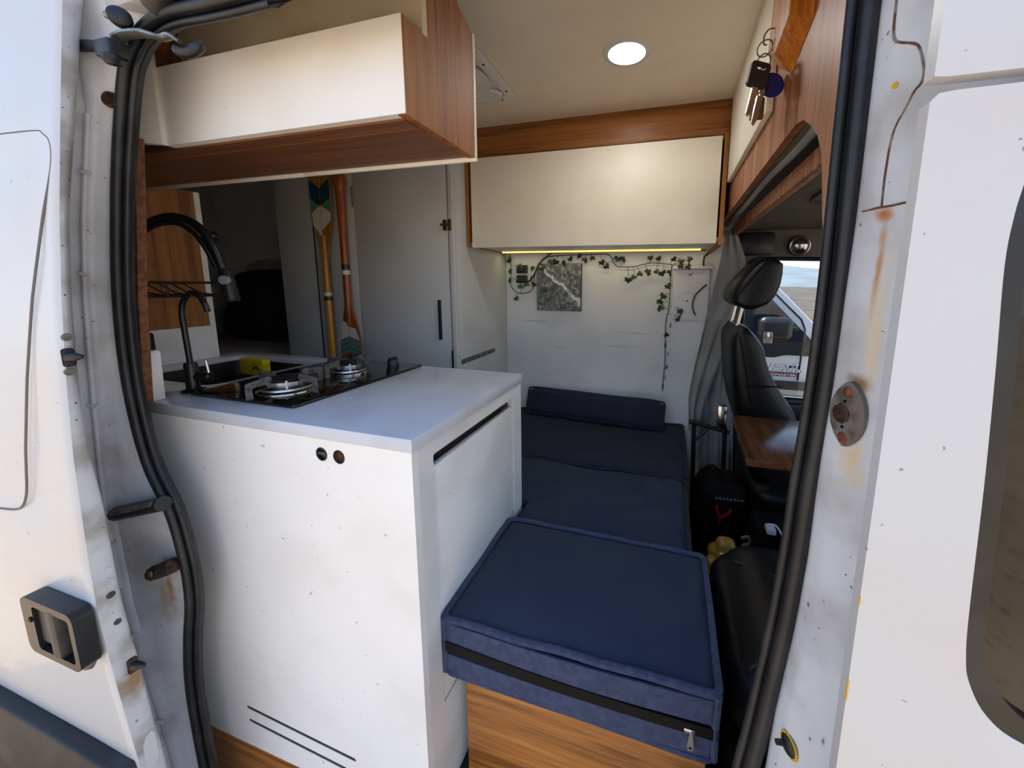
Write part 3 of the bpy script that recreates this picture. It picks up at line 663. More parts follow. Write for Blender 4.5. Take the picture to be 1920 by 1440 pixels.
tp_ = thing('kitchen_tap', 'tall black gooseneck tap with pull-down spray head over the sink', 'tap', (-1.645, .70, .9))
obj('tap_body', lathe(B(), [(.030, 0), (.030, .006), (.024, .010), (.024, .125), (.020, .130), (0, .130)], (-1.612, .745, .9), seg=24), 'tap_black', tp_)
obj('neck', tube(B(), smooth_path([(-1.612, .745, 1.02), (-1.612, .746, 1.18), (-1.606, .750, 1.29), (-1.575, .765, 1.352), (-1.52, .786, 1.386), (-1.47, .805, 1.388), (-1.425, .822, 1.362), (-1.398, .835, 1.31), (-1.384, .844, 1.25), (-1.378, .849, 1.215)], 6), .0125, 14), 'tap_black', tp_)
obj('hose', tube(B(), smooth_path([(-1.60, .735, 1.30), (-1.565, .752, 1.335), (-1.52, .776, 1.366), (-1.47, .795, 1.37), (-1.435, .812, 1.345), (-1.413, .826, 1.30), (-1.396, .838, 1.24)], 6), .007, 10), 'tap_black', tp_)
hd_ = obj('spray_head', lathe(B(), [(.014, .10), (.017, .095), (.021, .05), (.023, .0), (.020, -.006), (0, -.006)], (-1.368, .853, 1.137), (-.12, -.03, 1), 22), 'black_plastic', tp_)
obj('spray_button', lathe(B(), [(0, .004), (.009, .0035), (.013, .003), (.0145, .0), (.0145, -.01)], (-1.364, .834, 1.200), (.42, -.9, .1), 20), 'grey_button', hd_)
obj('hose_knob', lathe(B(), [(0, .018), (.014, .012), (.018, 0), (.014, -.012), (0, -.016)], (-1.50, .90, 1.345), (0, -1, 0), 16), 'tap_black', tp_)
fp = thing('filter_tap', 'slim black drinking water tap with small lever by the hob', 'tap', (-1.235, .652, .9))
obj('tap_base', lathe(B(), [(.026, 0), (.026, .005), (.015, .009), (.0145, .075), (.012, .080), (0, .080)], (-1.236, .655, .9), seg=22), 'tap_black', fp)
obj('spout', tube(B(), smooth_path([(-1.236, .655, .97), (-1.240, .655, 1.06), (-1.241, .655, 1.11), (-1.232, .656, 1.142), (-1.205, .658, 1.166), (-1.178, .660, 1.160), (-1.160, .661, 1.138), (-1.154, .662, 1.118)], 6), .0065, 12), 'tap_black', fp)
lv = obj('lever_body', lathe(B(), [(.011, 0), (.012, .022), (.011, .045), (.008, .048), (0, .048)], (-1.232, .658, .94), (1, .25, .05), 18), 'tap_black', fp)
obj('lever_pin', tube(B(), [(-1.192, .668, .950), (-1.196, .668, .975), (-1.198, .668, .985)], .0035, 8), 'chrome', lv)

# splash partition at the end of the kitchen with a wire rack
ep = thing('end_partition', 'oak faced partition with white base at the end of the kitchen', 'partition', (-1.73, .8, .9))
obj('oak_face', bx(-1.735, -1.715, .56, .985, 1.025, 1.52), 'oak_z', ep)
obj('white_base', bx(-1.737, -1.714, .56, .985, .9005, 1.025), 'laminate_cool', ep)
obj('white_edge', bx(-1.738, -1.713, .985, 1.003, .9005, 1.52), 'laminate_cool', ep)
rk = thing('wire_rack', 'black wire drying rack fixed to the oak partition', 'rack', (-1.64, .85, 1.15))
R0 = [(-1.71, .70, 1.186), (-1.56, .70, 1.190), (-1.56, .70, 1.150), (-1.71, .70, 1.150)]
obj('rim', tube(B(), [(-1.71, .66, 1.19), (-1.71, .955, 1.19), (-1.57, .955, 1.19), (-1.57, .66, 1.19)], .004, 8, closed=True), 'tap_black', rk)
obj('lower_rim', tube(B(), [(-1.71, .66, 1.145), (-1.71, .955, 1.145), (-1.57, .955, 1.145), (-1.57, .66, 1.145)], .0035, 8, closed=True), 'tap_black', rk)
for k in range(8):
    y = .68+k*.033; obj('wire', tube(B(), [(-1.71, y, 1.19), (-1.64, y+.012, 1.155), (-1.57, y+.02, 1.147)], .0025, 6), 'tap_black', rk)
for y in (.955, .80): obj('upright', tube(B(), [(-1.57, y, 1.145), (-1.57, y, 1.19)], .003, 6), 'tap_black', rk)
tb = obj('lining_board', plate(B(), [(-1.36, .903), (-1.20, .903), (-1.196, .94), (-1.163, 1.156), (-1.123, 1.342), (-1.097, 1.478), (-1.094, 1.494), (-1.36, 1.494)], 'y', .54, .556), 'chipboard'); tag(tb, 'raw brown chipboard edge board beside the left door seal', 'board')
us = obj('worktop_upstand', plate(B(), [(-1.258, .9005), (-1.224, .9005), (-1.217, 1.02), (-1.222, 1.026), (-1.236, 1.026)], 'y', .566, .590, bev=.001), 'laminate_cool'); tag(us, 'small white upstand block at the left front worktop corner', 'upstand')

# overhead cabinet above the kitchen
oc = thing('kitchen_overhead_cabinet', 'white and oak overhead cabinet hanging above the hob', 'cabinet', (-.8, .72, 1.49))
obj('front_panel', bx(-1.105, -.47, .598, .614, 1.4965, 1.656), 'laminate', oc)
g = B(); loft(g, [[(-1.105, .599, 1.4965), (-1.105, .599, 1.74)], [(-1.20, .552, 1.4965), (-1.20, .552, 1.74)], [(-1.30, .545, 1.4965), (-1.30, .545, 1.74)]]); solid(g, .012)
obj('corner_panel', g, 'laminate', oc, smooth=False)
obj('top_ledge', bx(-1.30, -.4705, .612, .66, 1.65, 1.656), 'laminate', oc)
obj('upper_panel', bx(-1.45, -.4680, .6545, .668, 1.6565, 1.90), 'panel_tan', oc)
obj('upper_end_panel', bx(-1.135, -1.12, .60, .66, 1.656, 1.9), 'chipboard', oc)
sd_poly = [(.5985, 1.4945), (.5985, 1.6555), (.668, 1.6575), (.668, 1.898), (.70, 1.898), (.742, 1.80), (.775, 1.795), (.780, 1.785), (.836, 1.764), (.836, 1.4945)]
obj('side_panel', plate(B(), sd_poly, 'x', -.4865, -.4685), 'oak_z', oc)
obj('bottom_panel', bx(-1.72, -.4865, .6145, .832, 1.4955, 1.51), 'wood_under_shaded', oc)
obj('bottom_strip', bx(-1.72, -.4865, .6145, .652, 1.4925, 1.4955), 'wood_under_shaded', oc)
obj('strip_edge', bx(-1.72, -.4865, .6520, .6545, 1.4925, 1.4955), 'oak_x', oc)
obj('door_edge', bx(-1.715, -1.005, .837, .845, 1.488, 1.76, bev=.001), 'laminate', oc)
obj('door_edge', bx(-1.0, -.4665, .837, .845, 1.488, 1.765, bev=.001), 'laminate', oc)
obj('top_panel', bx(-1.72, -.49, .668, .84, 1.77, 1.785), 'laminate', oc)

# ------------------------------------------------------------------ wardrobe with paddles
wd = thing('wardrobe', 'tall grey-white wardrobe with plain door behind the kitchen', 'wardrobe', (-1.48, 1.78, -.05))
obj('left_panel', bx(-2.005, -1.778, 1.5, 1.518, -.05, 1.89, bev=.001), 'closet_grey', wd)
obj('gap_strip', bx(-1.78, -1.758, 1.508, 1.53, -.05, 1.89), 'dark_gap', wd)
obj('fixed_panel', bx(-1.760, -1.503, 1.5, 1.518, -.05, 1.89, bev=.001), 'closet_grey', wd)
dr = obj('wardrobe_door', bx(-1.4995, -.986, 1.499, 1.517, .02, 1.89, bev=.0015), 'closet_grey', wd)
obj('gap_strip', bx(-1.505, -.975, 1.512, 1.53, -.05, 1.89), 'dark_gap', wd)
obj('frame_post', bx(-.979, -.957, 1.496, 1.52, -.05, 1.9, bev=.001), 'closet_grey', wd)
obj('side_panel', bx(-.975, -.957, 1.52, 2.05, -.05, 1.9, bev=.001), 'closet_grey', wd)
obj('inner_side', bx(-2.005, -1.99, 1.518, 2.05, -.05, 1.9), 'closet_grey', wd)
obj('pull_handle', bx(-1.049, -1.034, 1.490, 1.4995, .93, 1.117, bev=.002), 'black_plastic', dr)
obj('hinge', tube(B(), [(-1.502, 1.497, 1.555), (-1.502, 1.497, 1.65)], .005, 8), 'grey_metal', dr)
lt = obj('barrel_latch', bx(-1.006, -.988, 1.492, 1.499, 1.43, 1.476, bev=.001), 'brass', dr)
obj('latch_bolt', tube(B(), [(-1.015, 1.489, 1.455), (-.966, 1.489, 1.455)], .0055, 8), 'brass', lt)
obj('latch_keeper', bx(-.978, -.963, 1.488, 1.496, 1.428, 1.478, bev=.001), 'brass', lt)
for z in (1.437, 1.47): obj('latch_screw', lathe(B(), [(0, .002), (.0035, .001), (.004, 0)], (-.997, 1.492, z), (0, -1, 0), 8), 'zip_black', lt)
tag(obj('vent_strip', bx(-.9575, -.9545, 1.53, 1.88, .808, .832, bev=.001), 'grey_metal', wd), 'grey speckled metal strip')
obj('lower_gap', bx(-.985, -.977, 1.494, 1.51, .55, .88), 'zip_black', wd)

def paddle(name, label, secs, rot, loc):
    """secs: list of (z0,z1, half-width at z0, at z1, half-thickness, material); a painted band is its own part"""
    p = thing(name, label, 'paddle', loc, 'painted wooden paddles on the wardrobe')
    return p
Yp = 1.468
pa = thing('wooden_paddle', 'painted wooden paddle hung blade up on the wardrobe', 'paddle', (-1.66, Yp, .80), 'painted wooden paddles')
ca = lambda z: -1.667+.006*(z-1.2)
def wA(z): return interp(z, [1.80, 1.76, 1.68, 1.60, 1.53, 1.48, 1.43, 1.38, 1.32, 1.0, .80], [.040, .056, .063, .062, .061, .056, .044, .030, .019, .018, .019])
def slab(p, name, poly, m, y0=Yp-.004, y1=Yp+.004):
    return obj(name, plate(B(), poly, 'y', y0, y1), m, p, smooth=False)
def rib(z0, z1, n=10, cf=ca, wf=wA):
    zs = [z0+(z1-z0)*i/n for i in range(n+1)]
    return [(cf(z)+wf(z), z) for z in zs]+[(cf(z)-wf(z), z) for z in reversed(zs)]
slab(pa, 'blade', rib(1.30, 1.80, 24), 'paddle_gold')
shA = obj('shaft', tube(B(), [(ca(z), Yp, z) for z in (.80, .95, 1.1, 1.25, 1.34, 1.42)], [.019, .018, .018, .018, .018, .012], 14), 'paddle_gold', pa)
def chev(p, z0, h, dip, m, cf, wf, name='painted_chevron', y0=Yp-.0055):
    for s in (-1, 1):
        q = [(cf(z0)+s*.0025, z0-dip), (cf(z0)+s*wf(z0)*.97, z0), (cf(z0+h)+s*wf(z0+h)*.97, z0+h), (cf(z0)+s*.0025, z0+h-dip)]
        slab(p, name, q, m, y0, Yp-.0038)
chev(pa, 1.600, .085, .04, 'teal_dark', ca, wA); 
for s in (-1, 1):
    slab(pa, 'painted_triangle', [(ca(1.56)+s*.004, 1.575), (ca(1.6)+s*wA(1.6)*.97, 1.592), (ca(1.53)+s*wA(1.53)*.97, 1.535)], 'teal', Yp-.0055, Yp-.0038)
    slab(pa, 'painted_diamond', [(ca(1.55)+s*.0025, 1.563), (ca(1.53)+s*wA(1.53)*.96, 1.528), (ca(1.48)+s*wA(1.48)*.96, 1.478+(.012 if s > 0 else -.01)), (ca(1.45)+s*.0025, 1.415 if s < 0 else 1.45)], 'paddle_white', Yp-.0055, Yp-.0038)
obj('painted_band', tube(B(), [(ca(1.13), Yp, 1.127), (ca(1.13), Yp, 1.142)], .0188, 14), 'paddle_white', pa)
obj('painted_band', tube(B(), [(ca(1.1), Yp, 1.103), (ca(1.1), Yp, 1.122)], .0188, 14), 'paddle_dark', pa)
pb = thing('wooden_paddle', 'painted wooden paddle hung handle up on the wardrobe', 'paddle', (-1.54, Yp, .66), 'painted wooden paddles')
cb = lambda z: -1.545+.004*(z-1.2)
def wB(z): return interp(z, [1.2, 1.10, 1.05, 1.0, .95, .90, .84, .76, .70, .66], [.017, .018, .026, .040, .052, .060, .064, .062, .050, .030])
slab(pb, 'blade', rib(.66, 1.10, 24, cb, wB), 'paddle_red')
obj('shaft', tube(B(), [(cb(z), Yp, z) for z in (.98, 1.05, 1.12, 1.3, 1.5, 1.60, 1.63)], [.010, .016, .017, .017, .019, .020, .022], 14), 'paddle_red', pb)
obj('grip_knob', lathe(B(), [(.021, 0), (.023, .012), (.029, .035), (.030, .055), (.026, .078), (.014, .088), (0, .09)], (cb(1.6), Yp, 1.622), seg=20), 'paddle_red', pb)
obj('painted_band', tube(B(), [(cb(1.2), Yp, 1.232), (cb(1.2), Yp, 1.252)], .0182, 14), 'paddle_white', pb)
obj('painted_band', tube(B(), [(cb(1.2), Yp, 1.258), (cb(1.2), Yp, 1.282)], .0182, 14), 'paddle_dark', pb)
for s in (-1, 1):
    slab(pb, 'painted_panel', [(cb(.95)+s*.002, .985 if s < 0 else .975), (cb(.95)+s*wB(.99)*.92, 1.005 if s < 0 else .965), (cb(.92)+s*wB(.90)*.97, .905), (cb(.92)+s*.002, .925)], 'paddle_white', Yp-.0055, Yp-.0038)
for z0 in (.885, .858, .831): chev(pb, z0-.008, .02, -.022, 'teal', cb, wB)

# bedding in the dark sleeping area behind
bd = thing('bed', 'dark rear bed with crumpled grey sheet seen past the tap', 'bed', (-2.5, 1.5, -.05))
obj('bed_base', bx(-3.33, -2.03, .6, 2.03, -.05, .62), 'closet_grey', bd)
obj('mattress', cushion(-3.33, -2.03, .6, 2.03, .62, .79, puff=.012, n=24, r=.04, wr=.012, seed=4), 'sheet_grey', bd)
def pillow(name, label, c, size, rx, rz, m):
    bm = cushion(-size[0]/2, size[0]/2, -size[1]/2, size[1]/2, -size[2]/2, size[2]/2, puff=size[1]*.35, n=12, r=.03)
    bmesh.ops.rotate(bm, verts=bm.verts, cent=(0, 0, 0), matrix=Matrix.Rotation(rx, 3, 'X')); bmesh.ops.rotate(bm, verts=bm.verts, cent=(0, 0, 0), matrix=Matrix.Rotation(rz, 3, 'Z'))
    bmesh.ops.translate(bm, verts=bm.verts, vec=c); return tag(obj(name, bm, m), label, 'pillow')
pillow('bed_pillow', 'large navy pillow leaning at the back of the rear bed', (-2.53, 1.86, 1.03), (.78, .13, .40), -.25, .05, 'navy_dark')
pillow('bed_pillow', 'grey pillow tilted to the left of the navy pillow', (-2.95, 1.62, 1.0), (.50, .12, .34), -.35, -.5, 'sheet_grey')
pillow('bed_pillow', 'dark pillow lying behind the navy pillow on the rear bed', (-2.72, 2.0, 1.24), (.55, .08, .16), -.2, 0, 'sheet_grey')

# ------------------------------------------------------------------ bench, cushions, bolster
bb = thing('bench_box', 'oak bench box under the blue cushions', 'bench', (-.17, 1.3, -.05))
obj('front_board', bx(-.437, .112, .672, .690, -.05, .295, bev=.001), 'oak_x', bb)
obj('side_board', bx(.095, .112, .69, 2.04, -.05, .275), 'oak_x', bb)
obj('left_board', bx(-.437, -.42, .69, 1.10, -.05, .295), 'laminate_cool', bb)
obj('platform', bx(-.95, .095, 1.12, 2.04, .255, .275), 'oak_x', bb)
obj('platform', bx(-.42, .095, .69, 1.12, .277, .295), 'oak_x', bb)
c1 = thing('seat_cushion', 'nearest denim blue box cushion with black zip facing the doorway', 'cushion', (-.17, .82, .3), 'denim blue bed cushions')
def sk1(v):
    v = v.copy(); v.z -= .0
    v.x += .015*(v.y-.8); return v
obj('cover', cushion(-.462, .118, .637, .998, .302, .447, puff=.012, n=26, r=.012, seed=1, wr=.0015), 'navy', c1)
obj('piping', tube(B(), rect_loop(-.466, .122, .632, 1.002, .447, wob=.006), .0075, 8, closed=True), 'navy_band', c1)
obj('piping', tube(B(), rect_loop(-.464, .120, .632, 1.0, .305, wob=.005, seed=4), .0075, 8, closed=True), 'navy_band', c1)
for x, y in ((-.463, .635), (.119, .635)):
    obj('piping', tube(B(), smooth_path([(x, y, .305), (x+.002*(1 if x < 0 else -1), y-.002, .37), (x, y, .447)], 4), .008, 8), 'navy_band', c1)
g = B(); loft(g, [[(-.455+.565*i/30, .6325-.007*math.sin(PI*i/30), z) for i in range(31)] for z in (.438, .385)]); solid(g, .004)
bn = obj('front_band', g, 'navy_band', c1)
g = B(); loft(g, [[(-.455+.565*i/30, .6325-.007*math.sin(PI*i/30), z) for i in range(31)] for z in (.358, .312)]); solid(g, .004)
obj('front_band', g, 'navy_band', c1)
g = B(); loft(g, [[(-.466+.588*i/30, .6315-.007*math.sin(PI*i/30), z+.006-.012*i/30) for i in range(31)] for z in (.386, .374, .362)]); solid(g, .005)
zp = obj('zip', g, 'zip_black', c1)
obj('zip_slider', bx(.062, .082, .6225, .6295, .359, .369, bev=.001), 'chrome', zp)
g = B(); plate(g, [(.072, .362), (.078, .362), (.082, .335), (.079, .325), (.071, .325), (.068, .335)], 'y', .620, .623, [[(.075+.003*math.cos(2*PI*k/8), .332+.003*math.sin(2*PI*k/8)) for k in range(8)]])
obj('zip_pull', g, 'chrome', zp, smooth=False)
def clear_k(v):
    v = v.copy()
    if v.y < 1.13: v.x = max(v.x, -.455+(v.x+.95)*.01)
    return v
c2 = thing('seat_cushion', 'middle blue bed cushion with soft wrinkles', 'cushion', (-.42, 1.23, .275), 'denim blue bed cushions')
obj('cover', cushion(-.945, .082, 1.020, 1.446, .287, .427, puff=.008, n=34, r=.016, seed=2, wr=.009, skew=clear_k), 'navy', c2)
obj('piping', tube(B(), [clear_k(p) for p in rect_loop(-.95, .086, 1.018, 1.449, .426, wob=.010, seed=2)], .0065, 8, closed=True), 'navy_dark', c2)
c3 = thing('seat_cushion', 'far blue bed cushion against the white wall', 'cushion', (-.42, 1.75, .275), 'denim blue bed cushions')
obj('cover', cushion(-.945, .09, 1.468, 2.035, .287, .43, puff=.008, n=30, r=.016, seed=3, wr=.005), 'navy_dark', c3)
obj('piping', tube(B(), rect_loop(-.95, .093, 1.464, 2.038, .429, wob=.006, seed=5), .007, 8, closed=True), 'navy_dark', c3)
bo = thing('bolster', 'long navy bolster cushion leaning on the white wall', 'cushion', (-.4, 1.96, .43))
bm = cushion(-.385, .385, -.03, .03, -.068, .068, puff=.012, n=20, r=.02, wr=.0)
def tf(v):
    k = 1-abs(v.x/.385)**6*.06
    v = Vector((v.x, v.y*(1-.35*abs(v.x/.385)**4), v.z*k+.008*mnoise.noise(Vector((v.x*5, 2, 0)))*(v.z > 0)))
    v = Matrix.Rotation(-.32, 3, 'X')@v
    return Vector((-.40, 1.945, .515))+Matrix.Rotation(-.075, 3, 'Z')@v
for v in bm.verts: v.co = tf(v.co)
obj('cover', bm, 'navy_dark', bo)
loopb = [Vector((x, -.012, z)) for x, z in rrect(-.392, .392, -.074, .074, .012, 3)]; den = []
for i, p in enumerate(loopb):
    q = loopb[(i+1) % len(loopb)]; n_ = max(1, int((q-p).length/.04))
    for j in range(n_): den.append(p.lerp(q, j/n_))
obj('piping', tube(B(), [tf(p) for p in den], .006, 8, closed=True), 'navy_dark', bo)

# ------------------------------------------------------------------ wall cabinet over the bed
wc = thing('wall_cabinet', 'wide cream front wall cabinet with light strip above the bed', 'cabinet', (-.38, 1.8, 1.36))
obj('cabinet_door', bx(-.922, .158, 1.600, 1.618, 1.362, 1.762, bev=.0015), 'cream', wc)
obj('side_panel', bx(-.953, -.937, 1.606, 2.05, 1.37, 1.77), 'oak_z', wc)
obj('side_panel', bx(.166, .182, 1.604, 2.05, 1.355, 1.77), 'oak_z', wc)
obj('bottom_panel', bx(-.937, .166, 1.620, 2.05, 1.372, 1.388), 'laminate_cool', wc)
obj('top_panel', bx(-.937, .166, 1.62, 2.05, 1.752, 1.768), 'oak_x', wc)
obj('led_strip', bx(-.935, .125, 1.95, 1.962, 1.366, 1.3719), 'led_warm', wc)
obj('led_channel', bx(-.937, .15, 1.963, 1.972, 1.362, 1.3719), 'oak_beam', wc)
led = bpy.data.lights.new('led_light', 'AREA'); led.shape = 'RECTANGLE'; led.size = 1.05; led.size_y = .01; led.energy = .35; led.color = (1, .86, .5)
lo = bpy.data.objects.new('led_light', led); COL.objects.link(lo); lo.location = (-.40, 1.956, 1.362)

# overhead cabinet on the cab partition
rc = thing('cab_overhead_cabinet', 'narrow white overhead cabinet door on the oak cab partition', 'cabinet', (.19, 1.3, 1.58))
obj('cabinet_door', bx(.184, .199, .985, 1.60, 1.588, 1.898, bev=.0015), 'cream', rc)

# ceiling light and roof vent
cl = thing('ceiling_light', 'round white recessed ceiling light', 'light', (-.168, 1.238, 1.885))
obj('bezel', lathe(B(), [(.055, 0), (.057, -.007), (.070, -.005), (.075, 0)], (-.168, 1.238, 1.9), seg=40), 'white_plastic', cl)
obj('diffuser', lathe(B(), [(0, -.004), (.052, -.004), (.055, 0)], (-.168, 1.238, 1.8985), seg=40), 'lamp_white', cl)
def down(x, y, e):
    l = bpy.data.lights.new('ceiling_lamp', 'AREA'); l.shape = 'DISK'; l.size = .1; l.energy = e; l.color = (1, .98, .95)
    o = bpy.data.objects.new('ceiling_lamp', l); COL.objects.link(o); o.location = (x, y, 1.888)
down(-.168, 1.238, 1.8)
rv = thing('roof_vent', 'white roof fan vent half hidden behind the overhead cabinet', 'vent', (-.76, 1.25, 1.87))
vo = [(-.95, 1.09), (-.62, 1.09), (-.596, 1.11), (-.596, 1.40), (-.95, 1.40)]
obj('frame', plate(B(), rrect(-.92, -.596, 1.09, 1.405, .02, 4), 'z', 1.888, 1.8995, [rrect(-.89, -.632, 1.125, 1.372, .02, 4)], bev=.0015), 'white_plastic', rv)
obj('shroud', lathe(B(), [(.080, -.006), (.072, .004), (.064, .006)], (-.715, 1.215, 1.892), seg=36), 'white_plastic', rv)
obj('fan_hub', lathe(B(), [(.066, 0), (.064, -.004), (.04, -.006), (0, -.008)], (-.715, 1.215, 1.893), seg=32), 'black_plastic', rv)
obj('backing', bx(-.90, -.62, 1.11, 1.39, 1.897, 1.8998), 'white_plastic', rv)
obj('latch_lever', tube(B(), smooth_path([(-.668, 1.315, 1.888), (-.645, 1.325, 1.884), (-.640, 1.345, 1.884), (-.662, 1.352, 1.886)], 4), .007, 8), 'white_plastic', rv)
for x, y in ((-.614, 1.165), (-.614, 1.335), (-.655, 1.388)):
    obj('screw', lathe(B(), [(0, -.002), (.004, -.0015), (.0045, 0)], (x, y, 1.888), seg=10), 'rusty_metal', rv)

# ------------------------------------------------------------------ things on the back wall
pt = thing('canvas_painting', 'small square canvas of a grey sea with white foam line', 'painting', (-.628, 2.03, 1.04))
obj('canvas', bx(-.757, -.493, 2.03, 2.0495, 1.042, 1.310, bev=.001), 'canvas_edge', pt)
obj('picture', bx(-.755, -.495, 2.0285, 2.0305, 1.044, 1.308), 'painting_sea', pt)
ro = thing('wall_router', 'white router panel with faint markings beside the curtain', 'router', (.09, 2.02, 1.015))
obj('case', bx(.003, .178, 1.995, 2.0495, 1.018, 1.274, bev=.003), 'router_white', ro)
obj('top_ledge', bx(-.002, .19, 1.985, 2.0495, 1.276, 1.292, bev=.002), 'router_white', ro)
obj('logo', tube(tube(B(), [(.077, 1.9945, 1.243), (.088, 1.9945, 1.252), (.098, 1.9945, 1.254)], .0012, 5), [(.079, 1.9945, 1.254), (.087, 1.9945, 1.248), (.094, 1.9945, 1.242)], .0012, 5), 'zip_black', ro)
obj('status_dot', lathe(B(), [(0, .001), (.0035, .001), (.004, 0)], (.077, 1.995, 1.115), (0, -1, 0), 12), 'zip_black', ro)
for z in (1.16, 1.083): obj('status_dot', lathe(B(), [(0, .001), (.0016, .001), (.002, 0)], (.077, 1.995, z), (0, -1, 0), 8), 'mark_grey', ro)
obj('ring_mark', tube(B(), [(.077+.042*math.cos(a), 1.995, 1.118+.040*math.sin(a)) for a in [PI*.05+PI*.9*i/20 for i in range(21)]], .0006, 4), 'mark_grey', ro)
cbm = tube(B(), smooth_path([(.165, 1.985, 1.20), (.144, 1.975, 1.18), (.116, 1.972, 1.149), (.104, 1.972, 1.115), (.106, 1.974, 1.075), (.120, 1.98, 1.045)], 5), .004, 8)
tag(obj('router_cable', cbm, 'rubber'), 'black cable looping across the white router', 'cable')
for i, (z0, z1, lab) in enumerate(((1.255, 1.303, 'upper black wall socket among the ivy leaves'), (1.198, 1.243, 'lower black wall socket among the ivy leaves'))):
    so = thing('wall_socket', lab, 'socket', (-.853, 2.04, z0), 'black wall sockets')
    obj('plate', bx(-.888, -.820, 2.036, 2.0495, z0, z1, bev=.004), 'black_plastic', so)
    obj('plug', bx(-.868, -.838, 2.018, 2.036, z0+.010, z1-.010, bev=.004), 'rubber', so)
tag(obj('power_cable', tube(B(), smooth_path([(-.845, 2.02, 1.22), (-.804, 2.025, 1.209), (-.768, 2.02, 1.25), (-.737, 2.02, 1.311), (-.69, 2.025, 1.352), (-.66, 2.03, 1.375)], 6), .005, 8), 'rubber'), 'black power cable curving up from the wall sockets', 'cable')
tag(obj('power_cable', tube(B(), smooth_path([(.182, 2.03, 1.365), (.152, 2.02, 1.341), (.147, 2.02, 1.315), (.15, 2.03, 1.292)], 6), .005, 8), 'rubber'), 'black power cable dropping to the router ledge', 'cable')

ivy = thing('ivy_garland', 'artificial ivy garland draped along the wall under the light strip', 'garland', (-.45, 2.0, .61))
STEM = [(-0.94, 1.336), (-0.924, 1.355), (-0.921, 1.255), (-0.924, 1.192), (-0.897, 1.149), (-0.846, 1.138), (-0.787, 1.163), (-0.762, 1.247), (-0.737, 1.315), (-0.705, 1.345), (-0.602, 1.355), (-0.463, 1.357), (-0.345, 1.356), (-0.314, 1.313), (-0.285, 1.291), (-0.206, 1.291), (-0.164, 1.301), (-0.109, 1.31), (-0.034, 1.304), (-.008, 1.297), (-0.010, 1.256), (-0.010, 1.166), (-0.012, 1.068), (-0.023, 1.01), (-0.023, 0.909), (-0.019, 0.778), (-0.025, 0.658), (-0.025, 0.616)]
def stem_y(x, z): return 2.012 if (-.765 < x < -.485 and z < 1.315) else 2.034
spts = smooth_path([(x, stem_y(x, z), z) for x, z in STEM], 5)
obj('stem', tube(B(), spts, .0022, 6), 'stem', ivy)
LEAF = [(-0.925, 1.277), (-0.928, 1.223), (-0.93, 1.338), (-0.861, 1.295), (-0.775, 1.284), (-0.875, 1.216), (-0.787, 1.239), (-0.775, 1.205), (-0.817, 1.189), (-0.856, 1.177), (-0.888, 1.119), (-0.711, 1.168), (-0.718, 1.295), (-0.671, 1.317), (-0.636, 1.331), (-0.597, 1.327), (-0.558, 1.345), (-0.505, 1.348), (-0.475, 1.326), (-0.427, 1.337), (-0.379, 1.326), (-0.356, 1.304), (-0.289, 1.345), (-0.264, 1.332), (-0.119, 1.348), (-0.079, 1.343), (-0.002, 1.336), (0.038, 1.329), (0.083, 1.325), (0.033, 1.302), (0.069, 1.300), (-0.229, 1.234), (-0.198, 1.248), (-0.17, 1.251), (-0.133, 1.262), (-0.087, 1.276), (-0.055, 1.269), (-0.02, 1.26), (-0.025, 1.201), (-0.039, 1.149), (-0.059, 1.105), (-0.051, 1.072), (0.044, 1.075), (0.036, 1.035)]
def leaf_mesh(name, m):
    bm = B()
    out = [(0, .0), (.35, -.22), (.75, -.15), (.62, .22), (.85, .55), (.42, .55), (0, 1.1), (-.42, .55), (-.85, .55), (-.62, .22), (-.75, -.15), (-.35, -.22)]
    c = bm.verts.new((0, -.06, .3)); vs = [bm.verts.new((x, .10*abs(x)+.06*(z > .8), z)) for x, z in out]
    for i in range(len(vs)): bm.faces.new((c, vs[i], vs[(i+1) % len(vs)]))
    solid(bm, .03); bmesh.ops.scale(bm, verts=bm.verts, vec=(.024, .024, .024))
    me = bpy.data.meshes.new(name); bm.to_mesh(me); bm.free(); me.materials.append(MATS[m]); return me
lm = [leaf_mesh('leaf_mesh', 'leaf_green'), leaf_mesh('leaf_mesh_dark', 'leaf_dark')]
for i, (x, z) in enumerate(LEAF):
    lit = z < 1.29 or i in (29, 30, 3)  # unlit leaves have their shade painted in as a darker green
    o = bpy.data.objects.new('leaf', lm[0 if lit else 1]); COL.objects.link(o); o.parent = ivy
    y = 2.008 if (x > -.01 or (-.77 < x < -.48 and z < 1.32)) else 2.02
    if x > -.005: y = 1.975
    o.location = Vector((x, y, z-.006))-ORG[ivy]
    o.rotation_euler = (random.uniform(-.5, .35), random.uniform(-.9, .9)+PI*(random.random() < .75), random.uniform(-.7, .7))
    s = random.uniform(.85, 1.2); o.scale = (s, s, s)
    near = min(spts, key=lambda p: (p.x-x)**2+(p.z-z)**2)
    obj('leaf_stalk', tube(B(), [near, (near.lerp(Vector((x, y, z)), .5)+Vector((0, -.004, .003))), (x, y, z)], .0012, 5), 'stem', ivy)
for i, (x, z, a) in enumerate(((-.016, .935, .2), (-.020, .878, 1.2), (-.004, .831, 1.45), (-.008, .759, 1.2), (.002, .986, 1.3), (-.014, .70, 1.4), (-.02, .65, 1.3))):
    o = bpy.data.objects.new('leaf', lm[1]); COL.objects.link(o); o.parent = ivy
    o.location = Vector((x, 2.02, z-.01))-ORG[ivy]; o.rotation_euler = (.1, random.uniform(-.5, .5), a); o.scale = (.75, .75, .95)

